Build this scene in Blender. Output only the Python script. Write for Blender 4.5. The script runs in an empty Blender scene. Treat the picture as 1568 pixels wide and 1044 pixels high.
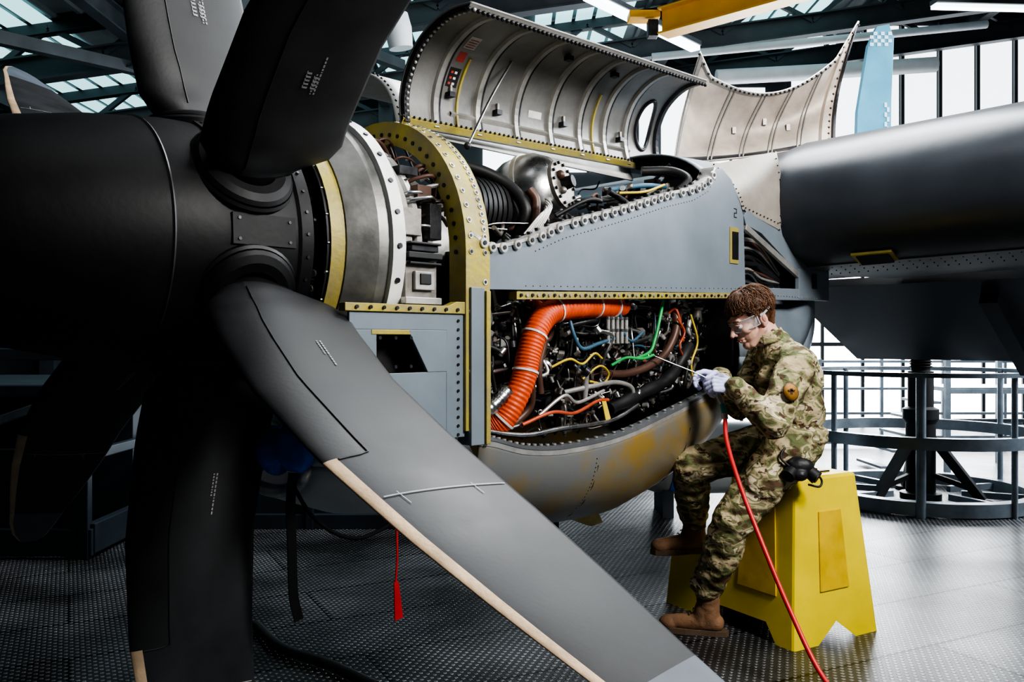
import bpy, math, random
from mathutils import Vector as V, Matrix, noise
random.seed(11)
sc=bpy.context.scene
rad=math.radians
# ---------------------------------------------------------------- materials
def _n(nt,t,**k):
    n=nt.nodes.new(t)
    for a,b in k.items(): setattr(n,a,b)
    return n
def mat(name,col,rough=.5,metal=0,var=.25,scale=6,bump=.0,bscale=60,emit=0,ecol=None,spec=.5,col2=None,lo=.3,hi=.7,alpha=1,trans=0):
    m=bpy.data.materials.new(name); m.use_nodes=True; nt=m.node_tree
    b=nt.nodes['Principled BSDF']; L=nt.links.new
    tc=_n(nt,'ShaderNodeTexCoord'); nz=_n(nt,'ShaderNodeTexNoise'); nz.inputs['Scale'].default_value=scale
    nz.inputs['Detail'].default_value=5; nz.inputs['Roughness'].default_value=.6
    L(tc.outputs['Object'],nz.inputs['Vector'])
    cr=_n(nt,'ShaderNodeValToRGB'); e=cr.color_ramp.elements
    e[0].position=lo; e[1].position=hi
    c1=[max(0,c*(1-var)) for c in col]; c2=[min(1,c*(1+var)) for c in col]
    if col2: c1=list(col); c2=list(col2)
    e[0].color=(*c1,1); e[1].color=(*c2,1)
    L(nz.outputs['Fac'],cr.inputs['Fac']); L(cr.outputs['Color'],b.inputs['Base Color'])
    mr=_n(nt,'ShaderNodeMapRange'); mr.inputs['To Min'].default_value=max(.03,rough-.1); mr.inputs['To Max'].default_value=min(1,rough+.12)
    L(nz.outputs['Fac'],mr.inputs['Value']); L(mr.outputs['Result'],b.inputs['Roughness'])
    b.inputs['Metallic'].default_value=metal
    b.inputs['Specular IOR Level'].default_value=spec
    b.inputs['Transmission Weight'].default_value=trans
    b.inputs['Alpha'].default_value=alpha
    if bump:
        n2=_n(nt,'ShaderNodeTexNoise'); n2.inputs['Scale'].default_value=bscale; n2.inputs['Detail'].default_value=3
        L(tc.outputs['Object'],n2.inputs['Vector'])
        bp=_n(nt,'ShaderNodeBump'); bp.inputs['Strength'].default_value=bump; bp.inputs['Distance'].default_value=.01
        L(n2.outputs['Fac'],bp.inputs['Height']); L(bp.outputs['Normal'],b.inputs['Normal'])
    if emit:
        b.inputs['Emission Strength'].default_value=emit; b.inputs['Emission Color'].default_value=(*(ecol or col),1)
    return m
M={}
M['blade']=mat('blade_composite',(.024,.025,.0275),.5,0,.35,5,.02,90,spec=.4)
M['boot']=mat('blade_deicer_boot',(.017,.0175,.019),.46,0,.3,7,.03,90,spec=.4)
M['blade_dark']=mat('blade_shank',(.008,.008,.009),.42,0,.3,5)
M['tip']=mat('blade_tip_grey',(.10,.12,.145),.5,0,.15,6)
M['tan']=mat('erosion_strip',(.55,.40,.26),.5,.1,.25,9,.1,80)
M['spin']=mat('spinner_black',(.0045,.0045,.005),.52,0,.4,6,.04,50,spec=.28)
M['black']=mat('black_rubber',(.012,.012,.013),.5,0,.3,10)
M['dark']=mat('dark_metal',(.05,.05,.055),.42,.7,.5,9,.1,40)
M['white']=mat('white_paint',(.74,.74,.72),.4,0,.15,9)
M['lmetal']=mat('light_metal',(.52,.51,.49),.35,.6,.25,12,.08,40)
M['annulus']=mat('ring_face_metal',(.20,.20,.19),.42,.5,.3,10,.08,30)
M['cast']=mat('cast_casing',(.27,.25,.225),.45,.7,.3,8,.15,30)
M['ygreen']=mat('zinc_chromate',(.44,.36,.05),.5,.1,.0,9,.15,60,col2=(.27,.23,.12))
M['grey']=mat('nacelle_grey',(.185,.220,.255),.42,0,.12,3,.03,60)
M['grey_d']=mat('lower_cowl_grey',(.15,.16,.17),.38,.25,.25,3,.05,30)
M['belly']=mat('cowl_primer_stained',(.25,.26,.26),.34,.3,0,2.2,.05,30,col2=(.38,.26,.08),lo=.40,hi=.58)
M['wing']=mat('wing_paint',(.034,.040,.050),.36,0,.2,2,.04,20)
M['wing_l']=mat('wing_lower_skin',(.14,.15,.17),.45,0,.2,4,.05,40)
M['fairing']=mat('root_fairing',(.30,.27,.235),.45,.1,.25,5,.06,30)
M['door']=mat('cowl_inner',(.20,.195,.185),.42,.35,.3,4,.08,40)
M['door_rib']=mat('cowl_rib',(.34,.33,.31),.4,.4,.25,6,.05,40)
M['door2']=mat('cowl_inner_tan',(.56,.48,.41),.45,.2,.3,5,.08,30)
M['steel']=mat('steel',(.52,.52,.52),.28,1,.3,14,.05,50)
M['brown']=mat('brown_hose',(.10,.05,.035),.45,.1,.3,9)
M['orange']=mat('silicone_duct',(.66,.085,.02),.5,0,.22,12,.08,60)
M['redpipe']=mat('red_brown_line',(.50,.09,.04),.4)
M['green']=mat('green_line',(.03,.40,.10),.4)
M['yellowl']=mat('yellow_line',(.66,.48,.05),.4)
M['blue']=mat('blue_line',(.05,.12,.18),.4)
M['red']=mat('red_hose',(.62,.035,.035),.4,0,.15,8)
M['bluecap']=mat('blue_cover',(.01,.16,.70),.3,0,.2,6,.3,12)
M['stool']=mat('yellow_plastic',(.82,.64,.012),.42,0,.12,3,.10,9)
M['stool_p']=mat('yellow_plastic_worn',(.68,.46,.02),.5,0,.2,6,.1,20)
M['skin']=mat('skin',(.68,.40,.31),.5,0,.08,18,.05,120)
M['hair']=mat('brown_hair',(.13,.062,.032),.42,0,.4,40)
M['glove']=mat('nitrile_glove',(.58,.60,.86),.4,0,.12,14,.15,60)
M['bootl']=mat('suede_boot',(.22,.12,.065),.75,0,.3,14,.2,150)
M['sole']=mat('boot_sole',(.12,.08,.05),.7)
M['lens']=mat('goggle_lens',(.8,.86,.9),.06,0,0,5,alpha=.13)
M['gframe']=mat('goggle_frame',(.40,.43,.46),.35)
M['eye']=mat('eye_white',(.8,.78,.75),.3,0,.05)
M['lip']=mat('lips',(.5,.22,.18),.5)
M['patch']=mat('sleeve_patch',(.30,.15,.03),.7,0,.3,60)
M['patch2']=mat('patch_embroidery',(.10,.05,.02),.7,0,.3,60)
M['redcloth']=mat('red_streamer',(.45,.02,.02),.6)
M['strap']=mat('black_strap',(.008,.008,.009),.8,spec=.2)
M['beam']=mat('beam_steel',(.050,.060,.068),.5,.2,.25,3)
M['ceil']=mat('ceiling_sheet',(.18,.21,.22),.6,0,.15,3)
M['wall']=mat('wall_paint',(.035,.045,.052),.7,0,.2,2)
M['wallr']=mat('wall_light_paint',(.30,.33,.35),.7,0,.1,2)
M['sky']=mat('skylight_pane',(.3,.55,.58),.5,0,.1,1,emit=1.3,ecol=(.45,.80,.84))
M['win']=mat('window_pane',(.8,.85,.9),.4,0,.03,1,emit=2.2,ecol=(.92,.96,1))
M['win2']=mat('gate_pane',(.8,.85,.9),.4,0,.03,1,emit=7.0,ecol=(.94,.97,1))
M['tube']=mat('lamp_tube',(.9,.95,1),.4,emit=3.2,ecol=(.8,.95,1))
M['crane']=mat('crane_yellow',(.80,.40,.02),.45,0,.12,3)
M['pipe']=mat('white_duct',(.5,.53,.55),.5,0,.1,3)
M['stand']=mat('stand_bluegrey',(.035,.048,.062),.5,.1,.25,4)
M['rail']=mat('rail_galvanised',(.22,.26,.30),.4,.5,.25,6)
M['fin']=mat('fin_blue',(.10,.33,.47),.4,0,.12,4)
M['finw']=mat('fin_white',(.6,.75,.82),.4,0,.05,4)
M['placr']=mat('placard_red',(.40,.05,.04),.5)
M['placw']=mat('placard_white',(.6,.58,.55),.5)
M['mark']=mat('stencil_grey',(.30,.30,.31),.5,0,.2,30)
M['teal']=mat('teal_fitting',(.02,.30,.28),.35)
def camo():
    m=bpy.data.materials.new('camouflage_cloth'); m.use_nodes=True; nt=m.node_tree; b=nt.nodes['Principled BSDF']; L=nt.links.new
    tc=_n(nt,'ShaderNodeTexCoord')
    mp=_n(nt,'ShaderNodeMapping'); mp.inputs['Scale'].default_value=(1,1,1.6); L(tc.outputs['Object'],mp.inputs['Vector'])
    n1=_n(nt,'ShaderNodeTexNoise'); n1.inputs['Scale'].default_value=10.5; n1.inputs['Detail'].default_value=2.2; n1.inputs['Distortion'].default_value=.7
    L(mp.outputs['Vector'],n1.inputs['Vector'])
    r=_n(nt,'ShaderNodeValToRGB'); r.color_ramp.interpolation='CONSTANT'; e=r.color_ramp.elements
    e[0].position=0; e[0].color=(.10,.055,.028,1); e[1].position=.37; e[1].color=(.12,.135,.055,1)
    for p,c in ((.44,(.28,.255,.13,1)),(.50,(.46,.37,.23,1)),(.57,(.18,.18,.085,1)),(.63,(.58,.49,.34,1))):
        x=e.new(p); x.color=c
    L(n1.outputs['Fac'],r.inputs['Fac'])
    n2=_n(nt,'ShaderNodeTexNoise'); n2.inputs['Scale'].default_value=24; n2.inputs['Detail'].default_value=2
    L(mp.outputs['Vector'],n2.inputs['Vector'])
    gt=_n(nt,'ShaderNodeMath',operation='GREATER_THAN'); gt.inputs[1].default_value=.62; L(n2.outputs['Fac'],gt.inputs[0])
    mx=_n(nt,'ShaderNodeMixRGB'); mx.inputs[2].default_value=(.085,.05,.026,1); L(gt.outputs[0],mx.inputs[0]); L(r.outputs['Color'],mx.inputs[1])
    L(mx.outputs[0],b.inputs['Base Color']); b.inputs['Roughness'].default_value=.85
    n3=_n(nt,'ShaderNodeTexNoise'); n3.inputs['Scale'].default_value=20; n3.inputs['Distortion'].default_value=1.2; L(tc.outputs['Object'],n3.inputs['Vector'])
    bp=_n(nt,'ShaderNodeBump'); bp.inputs['Strength'].default_value=.5; bp.inputs['Distance'].default_value=.02
    L(n3.outputs['Fac'],bp.inputs['Height']); L(bp.outputs['Normal'],b.inputs['Normal'])
    return m
M['camo']=camo()
def floormat():
    m=bpy.data.materials.new('tread_plate'); m.use_nodes=True; nt=m.node_tree; b=nt.nodes['Principled BSDF']; L=nt.links.new
    tc=_n(nt,'ShaderNodeTexCoord'); mp=_n(nt,'ShaderNodeMapping'); mp.inputs['Rotation'].default_value=(0,0,rad(-27)); L(tc.outputs['Object'],mp.inputs['Vector'])
    sx=_n(nt,'ShaderNodeSeparateXYZ'); L(mp.outputs['Vector'],sx.inputs[0])
    def sn(o,k,ph=0):
        a=_n(nt,'ShaderNodeMath',operation='MULTIPLY_ADD'); a.inputs[1].default_value=k; a.inputs[2].default_value=ph; L(o,a.inputs[0])
        s=_n(nt,'ShaderNodeMath',operation='SINE'); L(a.outputs[0],s.inputs[0]); return s.outputs[0]
    k=2*math.pi/.042
    pr=_n(nt,'ShaderNodeMath',operation='MULTIPLY'); L(sn(sx.outputs[0],k),pr.inputs[0]); L(sn(sx.outputs[1],k),pr.inputs[1])
    mr=_n(nt,'ShaderNodeMapRange'); mr.inputs['From Min'].default_value=.25; mr.inputs['From Max'].default_value=.6; L(pr.outputs[0],mr.inputs['Value'])
    br=_n(nt,'ShaderNodeTexBrick'); br.inputs['Scale'].default_value=1; br.inputs['Brick Width'].default_value=2.2; br.inputs['Row Height'].default_value=.50
    br.inputs['Mortar Size'].default_value=.010; br.inputs['Color1'].default_value=(.045,.047,.051,1); br.inputs['Color2'].default_value=(.09,.093,.10,1); br.inputs['Mortar'].default_value=(.005,.005,.006,1)
    L(mp.outputs['Vector'],br.inputs['Vector'])
    nz=_n(nt,'ShaderNodeTexNoise'); nz.inputs['Scale'].default_value=1.3; nz.inputs['Detail'].default_value=8; L(tc.outputs['Object'],nz.inputs['Vector'])
    cr=_n(nt,'ShaderNodeValToRGB'); cr.color_ramp.elements[0].position=.38; cr.color_ramp.elements[0].color=(.35,.35,.35,1); cr.color_ramp.elements[1].position=.62; cr.color_ramp.elements[1].color=(1.35,1.35,1.35,1); L(nz.outputs['Fac'],cr.inputs['Fac'])
    m2=_n(nt,'ShaderNodeMixRGB',blend_type='MIX'); m2.inputs[2].default_value=(.36,.36,.37,1); L(br.outputs['Color'],m2.inputs[1])
    mm=_n(nt,'ShaderNodeMath',operation='MULTIPLY'); mm.inputs[1].default_value=.7; L(mr.outputs['Result'],mm.inputs[0]); L(mm.outputs[0],m2.inputs[0])
    m1=_n(nt,'ShaderNodeMixRGB',blend_type='MULTIPLY'); m1.inputs[0].default_value=1; L(m2.outputs[0],m1.inputs[1]); L(cr.outputs['Color'],m1.inputs[2])
    L(m1.outputs[0],b.inputs['Base Color']); b.inputs['Metallic'].default_value=.5; b.inputs['Roughness'].default_value=.38
    bp=_n(nt,'ShaderNodeBump'); bp.inputs['Strength'].default_value=.8; bp.inputs['Distance'].default_value=.006
    ad=_n(nt,'ShaderNodeMath',operation='SUBTRACT'); L(mr.outputs['Result'],ad.inputs[0]); L(br.outputs['Fac'],ad.inputs[1])
    L(ad.outputs[0],bp.inputs['Height']); L(bp.outputs['Normal'],b.inputs['Normal'])
    return m
M['floor']=floormat()
# ---------------------------------------------------------------- mesh builder
def empty(name,loc=(0,0,0)):
    e=bpy.data.objects.new(name,None); sc.collection.objects.link(e); e.empty_display_size=.1; return e
def catmull(pts,n=6):
    pts=[V(p) for p in pts]
    if len(pts)<3: return pts
    P=[pts[0]*2-pts[1]]+pts+[pts[-1]*2-pts[-2]]; out=[]
    for i in range(1,len(P)-2):
        a,b,c,d=P[i-1:i+3]
        for j in range(n):
            t=j/n
            out.append(.5*((2*b)+(c-a)*t+(2*a-5*b+4*c-d)*t*t+(3*b-a-3*c+d)*t**3))
    out.append(pts[-1]); return out
class MB:
    def __init__(s): s.v=[];s.f=[];s.m=[];s.sm=[];s.mats=[]
    def mi(s,k):
        if k not in s.mats: s.mats.append(k)
        return s.mats.index(k)
    def add(s,vs,fs,k,smooth=False):
        o=len(s.v); s.v+= [tuple(x) for x in vs]; i=s.mi(k)
        for f in fs: s.f.append([a+o for a in f]); s.m.append(i); s.sm.append(smooth)
    def box(s,c,size,k,rot=None):
        c=V(c); h=[x/2 for x in size]; vs=[]
        for x in(-1,1):
            for y in(-1,1):
                for z in(-1,1):
                    p=V((x*h[0],y*h[1],z*h[2])); 
                    if rot: p=rot@p
                    vs.append(c+p)
        s.add(vs,[(0,1,3,2),(4,6,7,5),(0,4,5,1),(2,3,7,6),(0,2,6,4),(1,5,7,3)],k)
    def beam(s,p0,p1,w,h,k,up=V((0,0,1))):
        p0=V(p0);p1=V(p1);d=(p1-p0).normalized()
        if abs(d.dot(up))>.98: up=V((0,1,0))
        x=d.cross(up).normalized(); y=x.cross(d)
        vs=[p+x*a*w/2+y*b*h/2 for p in(p0,p1) for a,b in((-1,-1),(1,-1),(1,1),(-1,1))]
        s.add(vs,[(3,2,1,0),(4,5,6,7),(0,1,5,4),(1,2,6,5),(2,3,7,6),(3,0,4,7)],k)
    def ibeam(s,p0,p1,w,h,k):
        up=V((0,0,1)); s.beam(p0,p1,w*.15,h,k)
        o=V((0,0,h/2)); s.beam(V(p0)+o,V(p1)+o,w,h*.08,k); s.beam(V(p0)-o,V(p1)-o,w,h*.08,k)
    def tube(s,pts,r,k,seg=8,n=5,smoothp=True,closed=False):
        P=catmull(pts,n) if smoothp else [V(p) for p in pts]
        N=len(P); rr=r if callable(r) else (lambda t:r)
        d=(P[1]-P[0]).normalized(); x=d.orthogonal().normalized(); vs=[]
        for i,p in enumerate(P):
            if i==0: t=P[1]-P[0]
            elif i==N-1: t=P[-1]-P[-2]
            else: t=P[i+1]-P[i-1]
            if t.length<1e-7: t=d
            t=t.normalized(); x=(x-t*x.dot(t)); x=x.normalized() if x.length>1e-6 else t.orthogonal().normalized(); y=t.cross(x)
            q=rr(i/(N-1))
            for j in range(seg):
                a=2*math.pi*j/seg; vs.append(p+(x*math.cos(a)+y*math.sin(a))*q)
        fs=[(i*seg+j,i*seg+(j+1)%seg,(i+1)*seg+(j+1)%seg,(i+1)*seg+j) for i in range(N-1) for j in range(seg)]
        s.add(vs,fs,k,True)
        s.add(vs[:seg],[tuple(range(seg))[::-1]],k); s.add(vs[-seg:],[tuple(range(seg))],k)
    def cyl(s,p0,p1,r0,r1,k,seg=16): s.lathe([(0,0),(0,r0),((V(p1)-V(p0)).length,r1),((V(p1)-V(p0)).length,0)],p0,V(p1)-V(p0),k,seg)
    def lathe(s,prof,o,ax,k,seg=32):
        o=V(o);ax=V(ax).normalized(); x=ax.orthogonal().normalized(); y=ax.cross(x); n=seg; vs=[]
        for (h,r) in prof:
            for j in range(n):
                a=rad(360*j/seg); vs.append(o+ax*h+(x*math.cos(a)+y*math.sin(a))*r)
        for i in range(len(prof)-1):
            ring=[vs[i*n+j] for j in range(n)]+[vs[(i+1)*n+j] for j in range(n)]
            s.add(ring,[(j,(j+1)%n,n+(j+1)%n,n+j) for j in range(seg)],k,True)
    def lathes(s,prof,o,ax,k,seg=48):
        o=V(o);ax=V(ax).normalized(); x=ax.orthogonal().normalized(); y=ax.cross(x); vs=[]
        for (h,r) in prof:
            for j in range(seg):
                a=2*math.pi*j/seg; vs.append(o+ax*h+(x*math.cos(a)+y*math.sin(a))*r)
        s.add(vs,[(i*seg+j,i*seg+(j+1)%seg,(i+1)*seg+(j+1)%seg,(i+1)*seg+j) for i in range(len(prof)-1) for j in range(seg)],k,True)
    def ell(s,c,r,k,rot=None,seg=16,rings=10):
        c=V(c); r=r if hasattr(r,'__len__') else (r,r,r); vs=[]
        for i in range(rings+1):
            a=math.pi*i/rings
            for j in range(seg):
                b=2*math.pi*j/seg; p=V((r[0]*math.sin(a)*math.cos(b),r[1]*math.sin(a)*math.sin(b),r[2]*math.cos(a)))
                if rot: p=rot@p
                vs.append(c+p)
        s.add(vs,[(i*seg+j,(i+1)*seg+j,(i+1)*seg+(j+1)%seg,i*seg+(j+1)%seg) for i in range(rings) for j in range(seg)],k,True)
    def prism(s,poly,ext,k):
        poly=[V(p) for p in poly]; e=V(ext); n=len(poly); vs=poly+[p+e for p in poly]
        s.add(vs,[tuple(range(n))[::-1],tuple(range(n,2*n))]+[(i,(i+1)%n,n+(i+1)%n,n+i) for i in range(n)],k)
    def grid(s,fn,nu,nv,k,smooth=True,skip=None):
        vs=[fn(i/nu,j/nv) for i in range(nu+1) for j in range(nv+1)]
        fs=[]
        for i in range(nu):
            for j in range(nv):
                if skip and skip((i+.5)/nu,(j+.5)/nv): continue
                a=i*(nv+1)+j; fs.append((a,a+1,a+nv+2,a+nv+1))
        s.add(vs,fs,k,smooth)
    def build(s,name,parent=None,bevel=0,solid=0,weld=False,off=0):
        me=bpy.data.meshes.new(name); me.from_pydata(s.v,[],s.f); 
        for k in s.mats: me.materials.append(M[k])
        me.polygons.foreach_set('material_index',s.m); me.polygons.foreach_set('use_smooth',s.sm); me.update()
        if weld:
            import bmesh
            bm=bmesh.new(); bm.from_mesh(me); bmesh.ops.remove_doubles(bm,verts=bm.verts,dist=1e-5); bmesh.ops.recalc_face_normals(bm,faces=bm.faces); bm.to_mesh(me); bm.free()
        o=bpy.data.objects.new(name,me); sc.collection.objects.link(o)
        if parent: o.parent=parent
        if solid:
            md=o.modifiers.new('solid','SOLIDIFY'); md.thickness=solid; md.offset=off
        if bevel:
            md=o.modifiers.new('bevel','BEVEL'); md.width=bevel; md.segments=2; md.limit_method='ANGLE'; md.angle_limit=rad(40)
        return o
def lerp(tab,x):
    if x<=tab[0][0]: return tab[0][1]
    for (a,b),(c,d) in zip(tab,tab[1:]):
        if x<=c: 
            t=(x-a)/(c-a); return b+(d-b)*t
    return tab[-1][1]
def union(name,prims,voxel,mk,parent,fold=0,ff=14,smooth=4,fn=None):
    mb=MB()
    for p in prims:
        if p[0]=='c':
            _,a,b,r0,r1=p; a=V(a);b=V(b)
            mb.ell(a,r0,'skin',seg=16,rings=10); mb.ell(b,r1,'skin',seg=16,rings=10)
            if (b-a).length>1e-4:
                x=(b-a).normalized().orthogonal().normalized(); y=(b-a).normalized().cross(x); n=16
                vs=[q+(x*math.cos(2*math.pi*j/n)+y*math.sin(2*math.pi*j/n))*r for q,r in((a,r0),(b,r1)) for j in range(n)]
                mb.add(vs,[(j,(j+1)%n,n+(j+1)%n,n+j) for j in range(n)]+[tuple(range(n))[::-1],tuple(range(n,2*n))],'skin')
        else:
            mb.ell(p[1],p[2],'skin',rot=(p[3] if len(p)>3 else None),seg=20,rings=14)
    o=mb.build(name+'_src'); 
    import bmesh
    bm=bmesh.new(); bm.from_mesh(o.data); bmesh.ops.remove_doubles(bm,verts=bm.verts,dist=1e-6); bmesh.ops.recalc_face_normals(bm,faces=bm.faces); bm.to_mesh(o.data); bm.free()
    r=o.modifiers.new('r','REMESH'); r.mode='VOXEL'; r.voxel_size=voxel
    sm=o.modifiers.new('s','SMOOTH'); sm.iterations=smooth; sm.factor=.5
    dg=bpy.context.evaluated_depsgraph_get(); me=bpy.data.meshes.new_from_object(o.evaluated_get(dg))
    bpy.data.objects.remove(o); me.materials.clear(); me.materials.append(M[mk]); me.name=name
    if fold:
        ns=[v.normal.copy() for v in me.vertices]
        for v,n in zip(me.vertices,ns):
            q=v.co; w=noise.noise(V((q.x*ff,q.y*ff,q.z*ff*1.8)))+.6*(1-abs(noise.noise(V((q.x*ff*1.1+5,q.y*ff*1.1,q.z*ff*1.4+q.x*9))))*2)
            v.co=q+n*w*fold
    for p in me.polygons: p.use_smooth=True; p.material_index=0
    ob=bpy.data.objects.new(name,me); sc.collection.objects.link(ob); ob.parent=parent; return ob
# ---------------------------------------------------------------- camera
cam=bpy.data.cameras.new('camera'); co=bpy.data.objects.new('camera',cam); sc.collection.objects.link(co)
co.location=(0,0,1.3); co.rotation_euler=(rad(90),0,0); cam.sensor_width=36; cam.lens=36*1700/2000; cam.clip_start=.05; sc.camera=co
# ---------------------------------------------------------------- aircraft frame
A=V((.7071,.7071,0)); Lt=V((.7071,-.7071,0)); Z=V((0,0,1)); C=V((-.98,2.8,1.6))
def N(s,l,z): return V((C.x,C.y,0))+A*s+Lt*l+Z*z
# ================================================================= PROPELLER
prop=empty('propeller')
BC=C+A*(-.04)
chT=[(.26,.17),(.37,.18),(.41,.30),(.46,.42),(.52,.445),(.62,.435),(.9,.41),(1.2,.39),(1.5,.345),(1.75,.285),(1.95,.225),(2.1,.19),(2.22,.14),(2.28,.08),(2.30,.03)]
leT=[(.26,.085),(.37,.09),(.46,.17),(.6,.20),(.9,.235),(1.2,.23),(1.5,.185),(1.75,.135),(1.95,.09),(2.1,.06),(2.22,.02),(2.30,-.03)]
tcT=[(.26,.95),(.37,.80),(.41,.42),(.47,.24),(.7,.15),(1.2,.08),(2.3,.045)]
beT=[(.3,2),(1.2,2),(1.6,5),(2.3,12)]
def bpt(phi,r,cf,side,lift=0):
    D=Lt*math.cos(phi)+Z*math.sin(phi); T=Lt*(-math.sin(phi))+Z*math.cos(phi)
    b=rad(lerp(beT,r)); cd=A*math.cos(b)+T*math.sin(b); td=T*math.cos(b)-A*math.sin(b)
    ch=lerp(chT,r); t=ch*lerp(tcT,r)*.5
    y=(2.0*math.sqrt(max(cf,0))*math.sqrt(max(1-cf,0))) if r<.40 else 2.15*math.sqrt(cf)*(1-cf)**.85*1.15
    return BC+D*r+cd*(-lerp(leT,r)+cf*ch)+td*side*(t*min(y,1.05)+lift)
cfs=[0,.008,.03,.055,.085,.13,.2,.28,.36,.45,.55,.65,.75,.85,.93,.98,1]
rs=[.25,.31,.37,.39,.41,.43,.46,.49,.52,.57,.63,.7,.8,.9,1.0,1.1,1.16,1.22,1.25,1.3,1.4,1.5,1.6,1.7,1.8,1.9,1.98,2.05,2.1,2.16,2.22,2.25,2.28,2.295,2.30]
phi0=-27
for bi in range(6):
    ph=rad(phi0+60*bi); mb=MB(); nc=len(cfs)
    loops=[]
    for r in rs:
        row=[bpt(ph,r,c,1) for c in cfs]+[bpt(ph,r,c,-1) for c in cfs[-2:0:-1]]; loops.append(row)
    m=len(loops[0]); base=len(mb.v); mb.v+=[tuple(p) for row in loops for p in row]
    for i in range(len(rs)-1):
        rm=(rs[i]+rs[i+1])/2
        for j in range(m):
            jj=j if j<nc-1 else m-1-j; cm=(cfs[jj]+cfs[min(jj+1,nc-1)])/2
            k='blade'
            if rm>1.98: k='tip'
            elif rm<.41: k='blade_dark'
            elif rm<1.22 and cm<.28: k='boot'
            if rm>1.22 and cm<.085: k='tan'
            a=i*m+j; b=i*m+(j+1)%m
            mb.f.append([base+a,base+b,base+b+m,base+a+m]); mb.m.append(mb.mi(k)); mb.sm.append(True)
    mb.f.append([base+(len(rs)-1)*m+j for j in range(m)]); mb.m.append(mb.mi('tip')); mb.sm.append(False)
    D=Lt*math.cos(ph)+Z*math.sin(ph)
    mb.lathe([(.26,.15),(.385,.15),(.395,.14),(.405,.118),(.405,.09)],BC,D,'spin',40)
    mb.lathe([(.355,.157),(.372,.160),(.380,.153)],BC,D,'blade_dark',40)
    for sd in (1,-1):
        q=[bpt(ph,.44+(1.22-.44)*t/14,.29,sd,.001) for t in range(15)]+[bpt(ph,1.225,.29-.2*t/3,sd,.001) for t in range(1,4)]
        mb.tube(q,.0022,'blade_dark',6,1,False)
    def strip(r0,c0,r1,c1,wr,wc,sd,k='white',n=6):
        def f(u,v): return bpt(ph,r0+(r1-r0)*u+wr*(v-.5),c0+(c1-c0)*u+wc*(v-.5),sd,.0025)
        mb.grid(f,n,1,k)
    for sd in (1,-1):
        strip(1.37,.10,1.40,.97,.0035,0,sd,'mark',n=14)
        for c in (.20,.72): strip(1.357+.035*c,c,1.40+.035*c,c+.01,0,.006,sd,'mark',n=2)
        random.seed(5)
        for line,(rr0,cc) in enumerate(((.72,.60),(.72,.575))):
            r=rr0
            while r<rr0+.12-.05*line:
                w=random.uniform(.003,.010); strip(r,cc,r+w,cc,0,.012,sd,'mark',1); r+=w+.004
        if bi in(1,2):
            for (r,c,nn) in ((.74,.5,5),(.74,.56,4)):
                rr=r
                for q in range(nn): strip(rr,c,rr,c+.035,.006,0,sd,'mark',1); strip(rr,c,rr+.007,c,.0,.006,sd,'mark',1); rr+=.012
    mb.build('blade_%d'%(bi+1),prop)
mb=MB()
SR=.385
mb.lathes([(-.98,.0),(-.975,.05),(-.95,.10),(-.88,.18),(-.76,.26),(-.6,.315),(-.4,.355),(-.2,.378),(0,SR),(.10,SR)],C,A,'spin',72)
mb.lathe([(.10,SR),(.11,SR+.006),(.15,SR+.006),(.155,SR-.02),(.155,.1)],C,A,'spin',72)
mb.lathe([(-.275,.370),(-.27,.374),(-.265,.372)],C,A,'black',72)
for j in range(36):
    a=rad(j*10+3); d=Lt*math.cos(a)+Z*math.sin(a)
    mb.cyl(C+A*.13+d*(SR+.004),C+A*.13+d*(SR+.010),.005,.005,'dark',8)
for j in range(6):
    a=rad(phi0+30+60*j); d=Lt*math.cos(a)+Z*math.sin(a); t=-Lt*math.sin(a)+Z*math.cos(a)
    R=Matrix((A,t,d)).transposed()
    mb.box(C+A*-.01+d*(SR-.002),(.20,.09,.008),'spin',R)
    for x in(-.08,.08):
        for y in(-.03,.03): mb.cyl(C+A*(x-.01)+d*SR+t*y,C+A*(x-.01)+d*(SR+.005)+t*y,.005,.005,'dark',8)
mb.build('spinner',prop)
# ================================================================= NACELLE
nac=empty('aircraft_engine_nacelle')
mb=MB()
mb.lathe([(.16,.12),(.18,.28),(.20,.31),(.26,.31),(.28,.28)],C,A,'dark',48)
mb.lathe([(.19,.31),(.19,.40),(.30,.40)],C,A,'black',64)
mb.lathe([(.20,.385),(.20,.408),(.25,.412),(.25,.385)],C,A,'ygreen',64)
mb.lathe([(.25,.39),(.25,.418),(.34,.462),(.375,.468)],C,A,'annulus',64)
mb.lathe([(.375,.468),(.377,.485),(.425,.487),(.43,.47),(.43,.42)],C,A,'white',72)
for j in range(28):
    a=rad(j*360/28); d=Lt*math.cos(a)+Z*math.sin(a)
    mb.cyl(C+A*.40+d*.485,C+A*.40+d*.491,.009,.009,'dark',8)
    mb.cyl(C+A*.24+d*.397,C+A*.19+d*.397,.006,.006,'steel',6)
for k in range(22):
    a=rad(random.uniform(-60,60)); d=Lt*math.cos(a)+Z*math.sin(a); mb.cyl(C+A*.17+d*random.uniform(.31,.37),C+A*.19+d*.35,.012,.014,random.choice(['dark','cast','steel']),8)
mb.lathe([(.30,.30),(.36,.33),(.42,.40),(.44,.43),(.50,.425),(.52,.40),(.60,.38),(.66,.34),(.72,.33),(.73,.30),(.9,.26)],C,A,'cast',64)
mb.lathe([(.52,.405),(.53,.415),(.55,.415),(.56,.395)],C,A,'lmetal',64)
for j in range(40):
    a=rad(j*9); d=Lt*math.cos(a)+Z*math.sin(a)
    mb.cyl(C+A*.53+d*.405,C+A*.545+d*.422,.006,.005,'steel',6)
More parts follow.
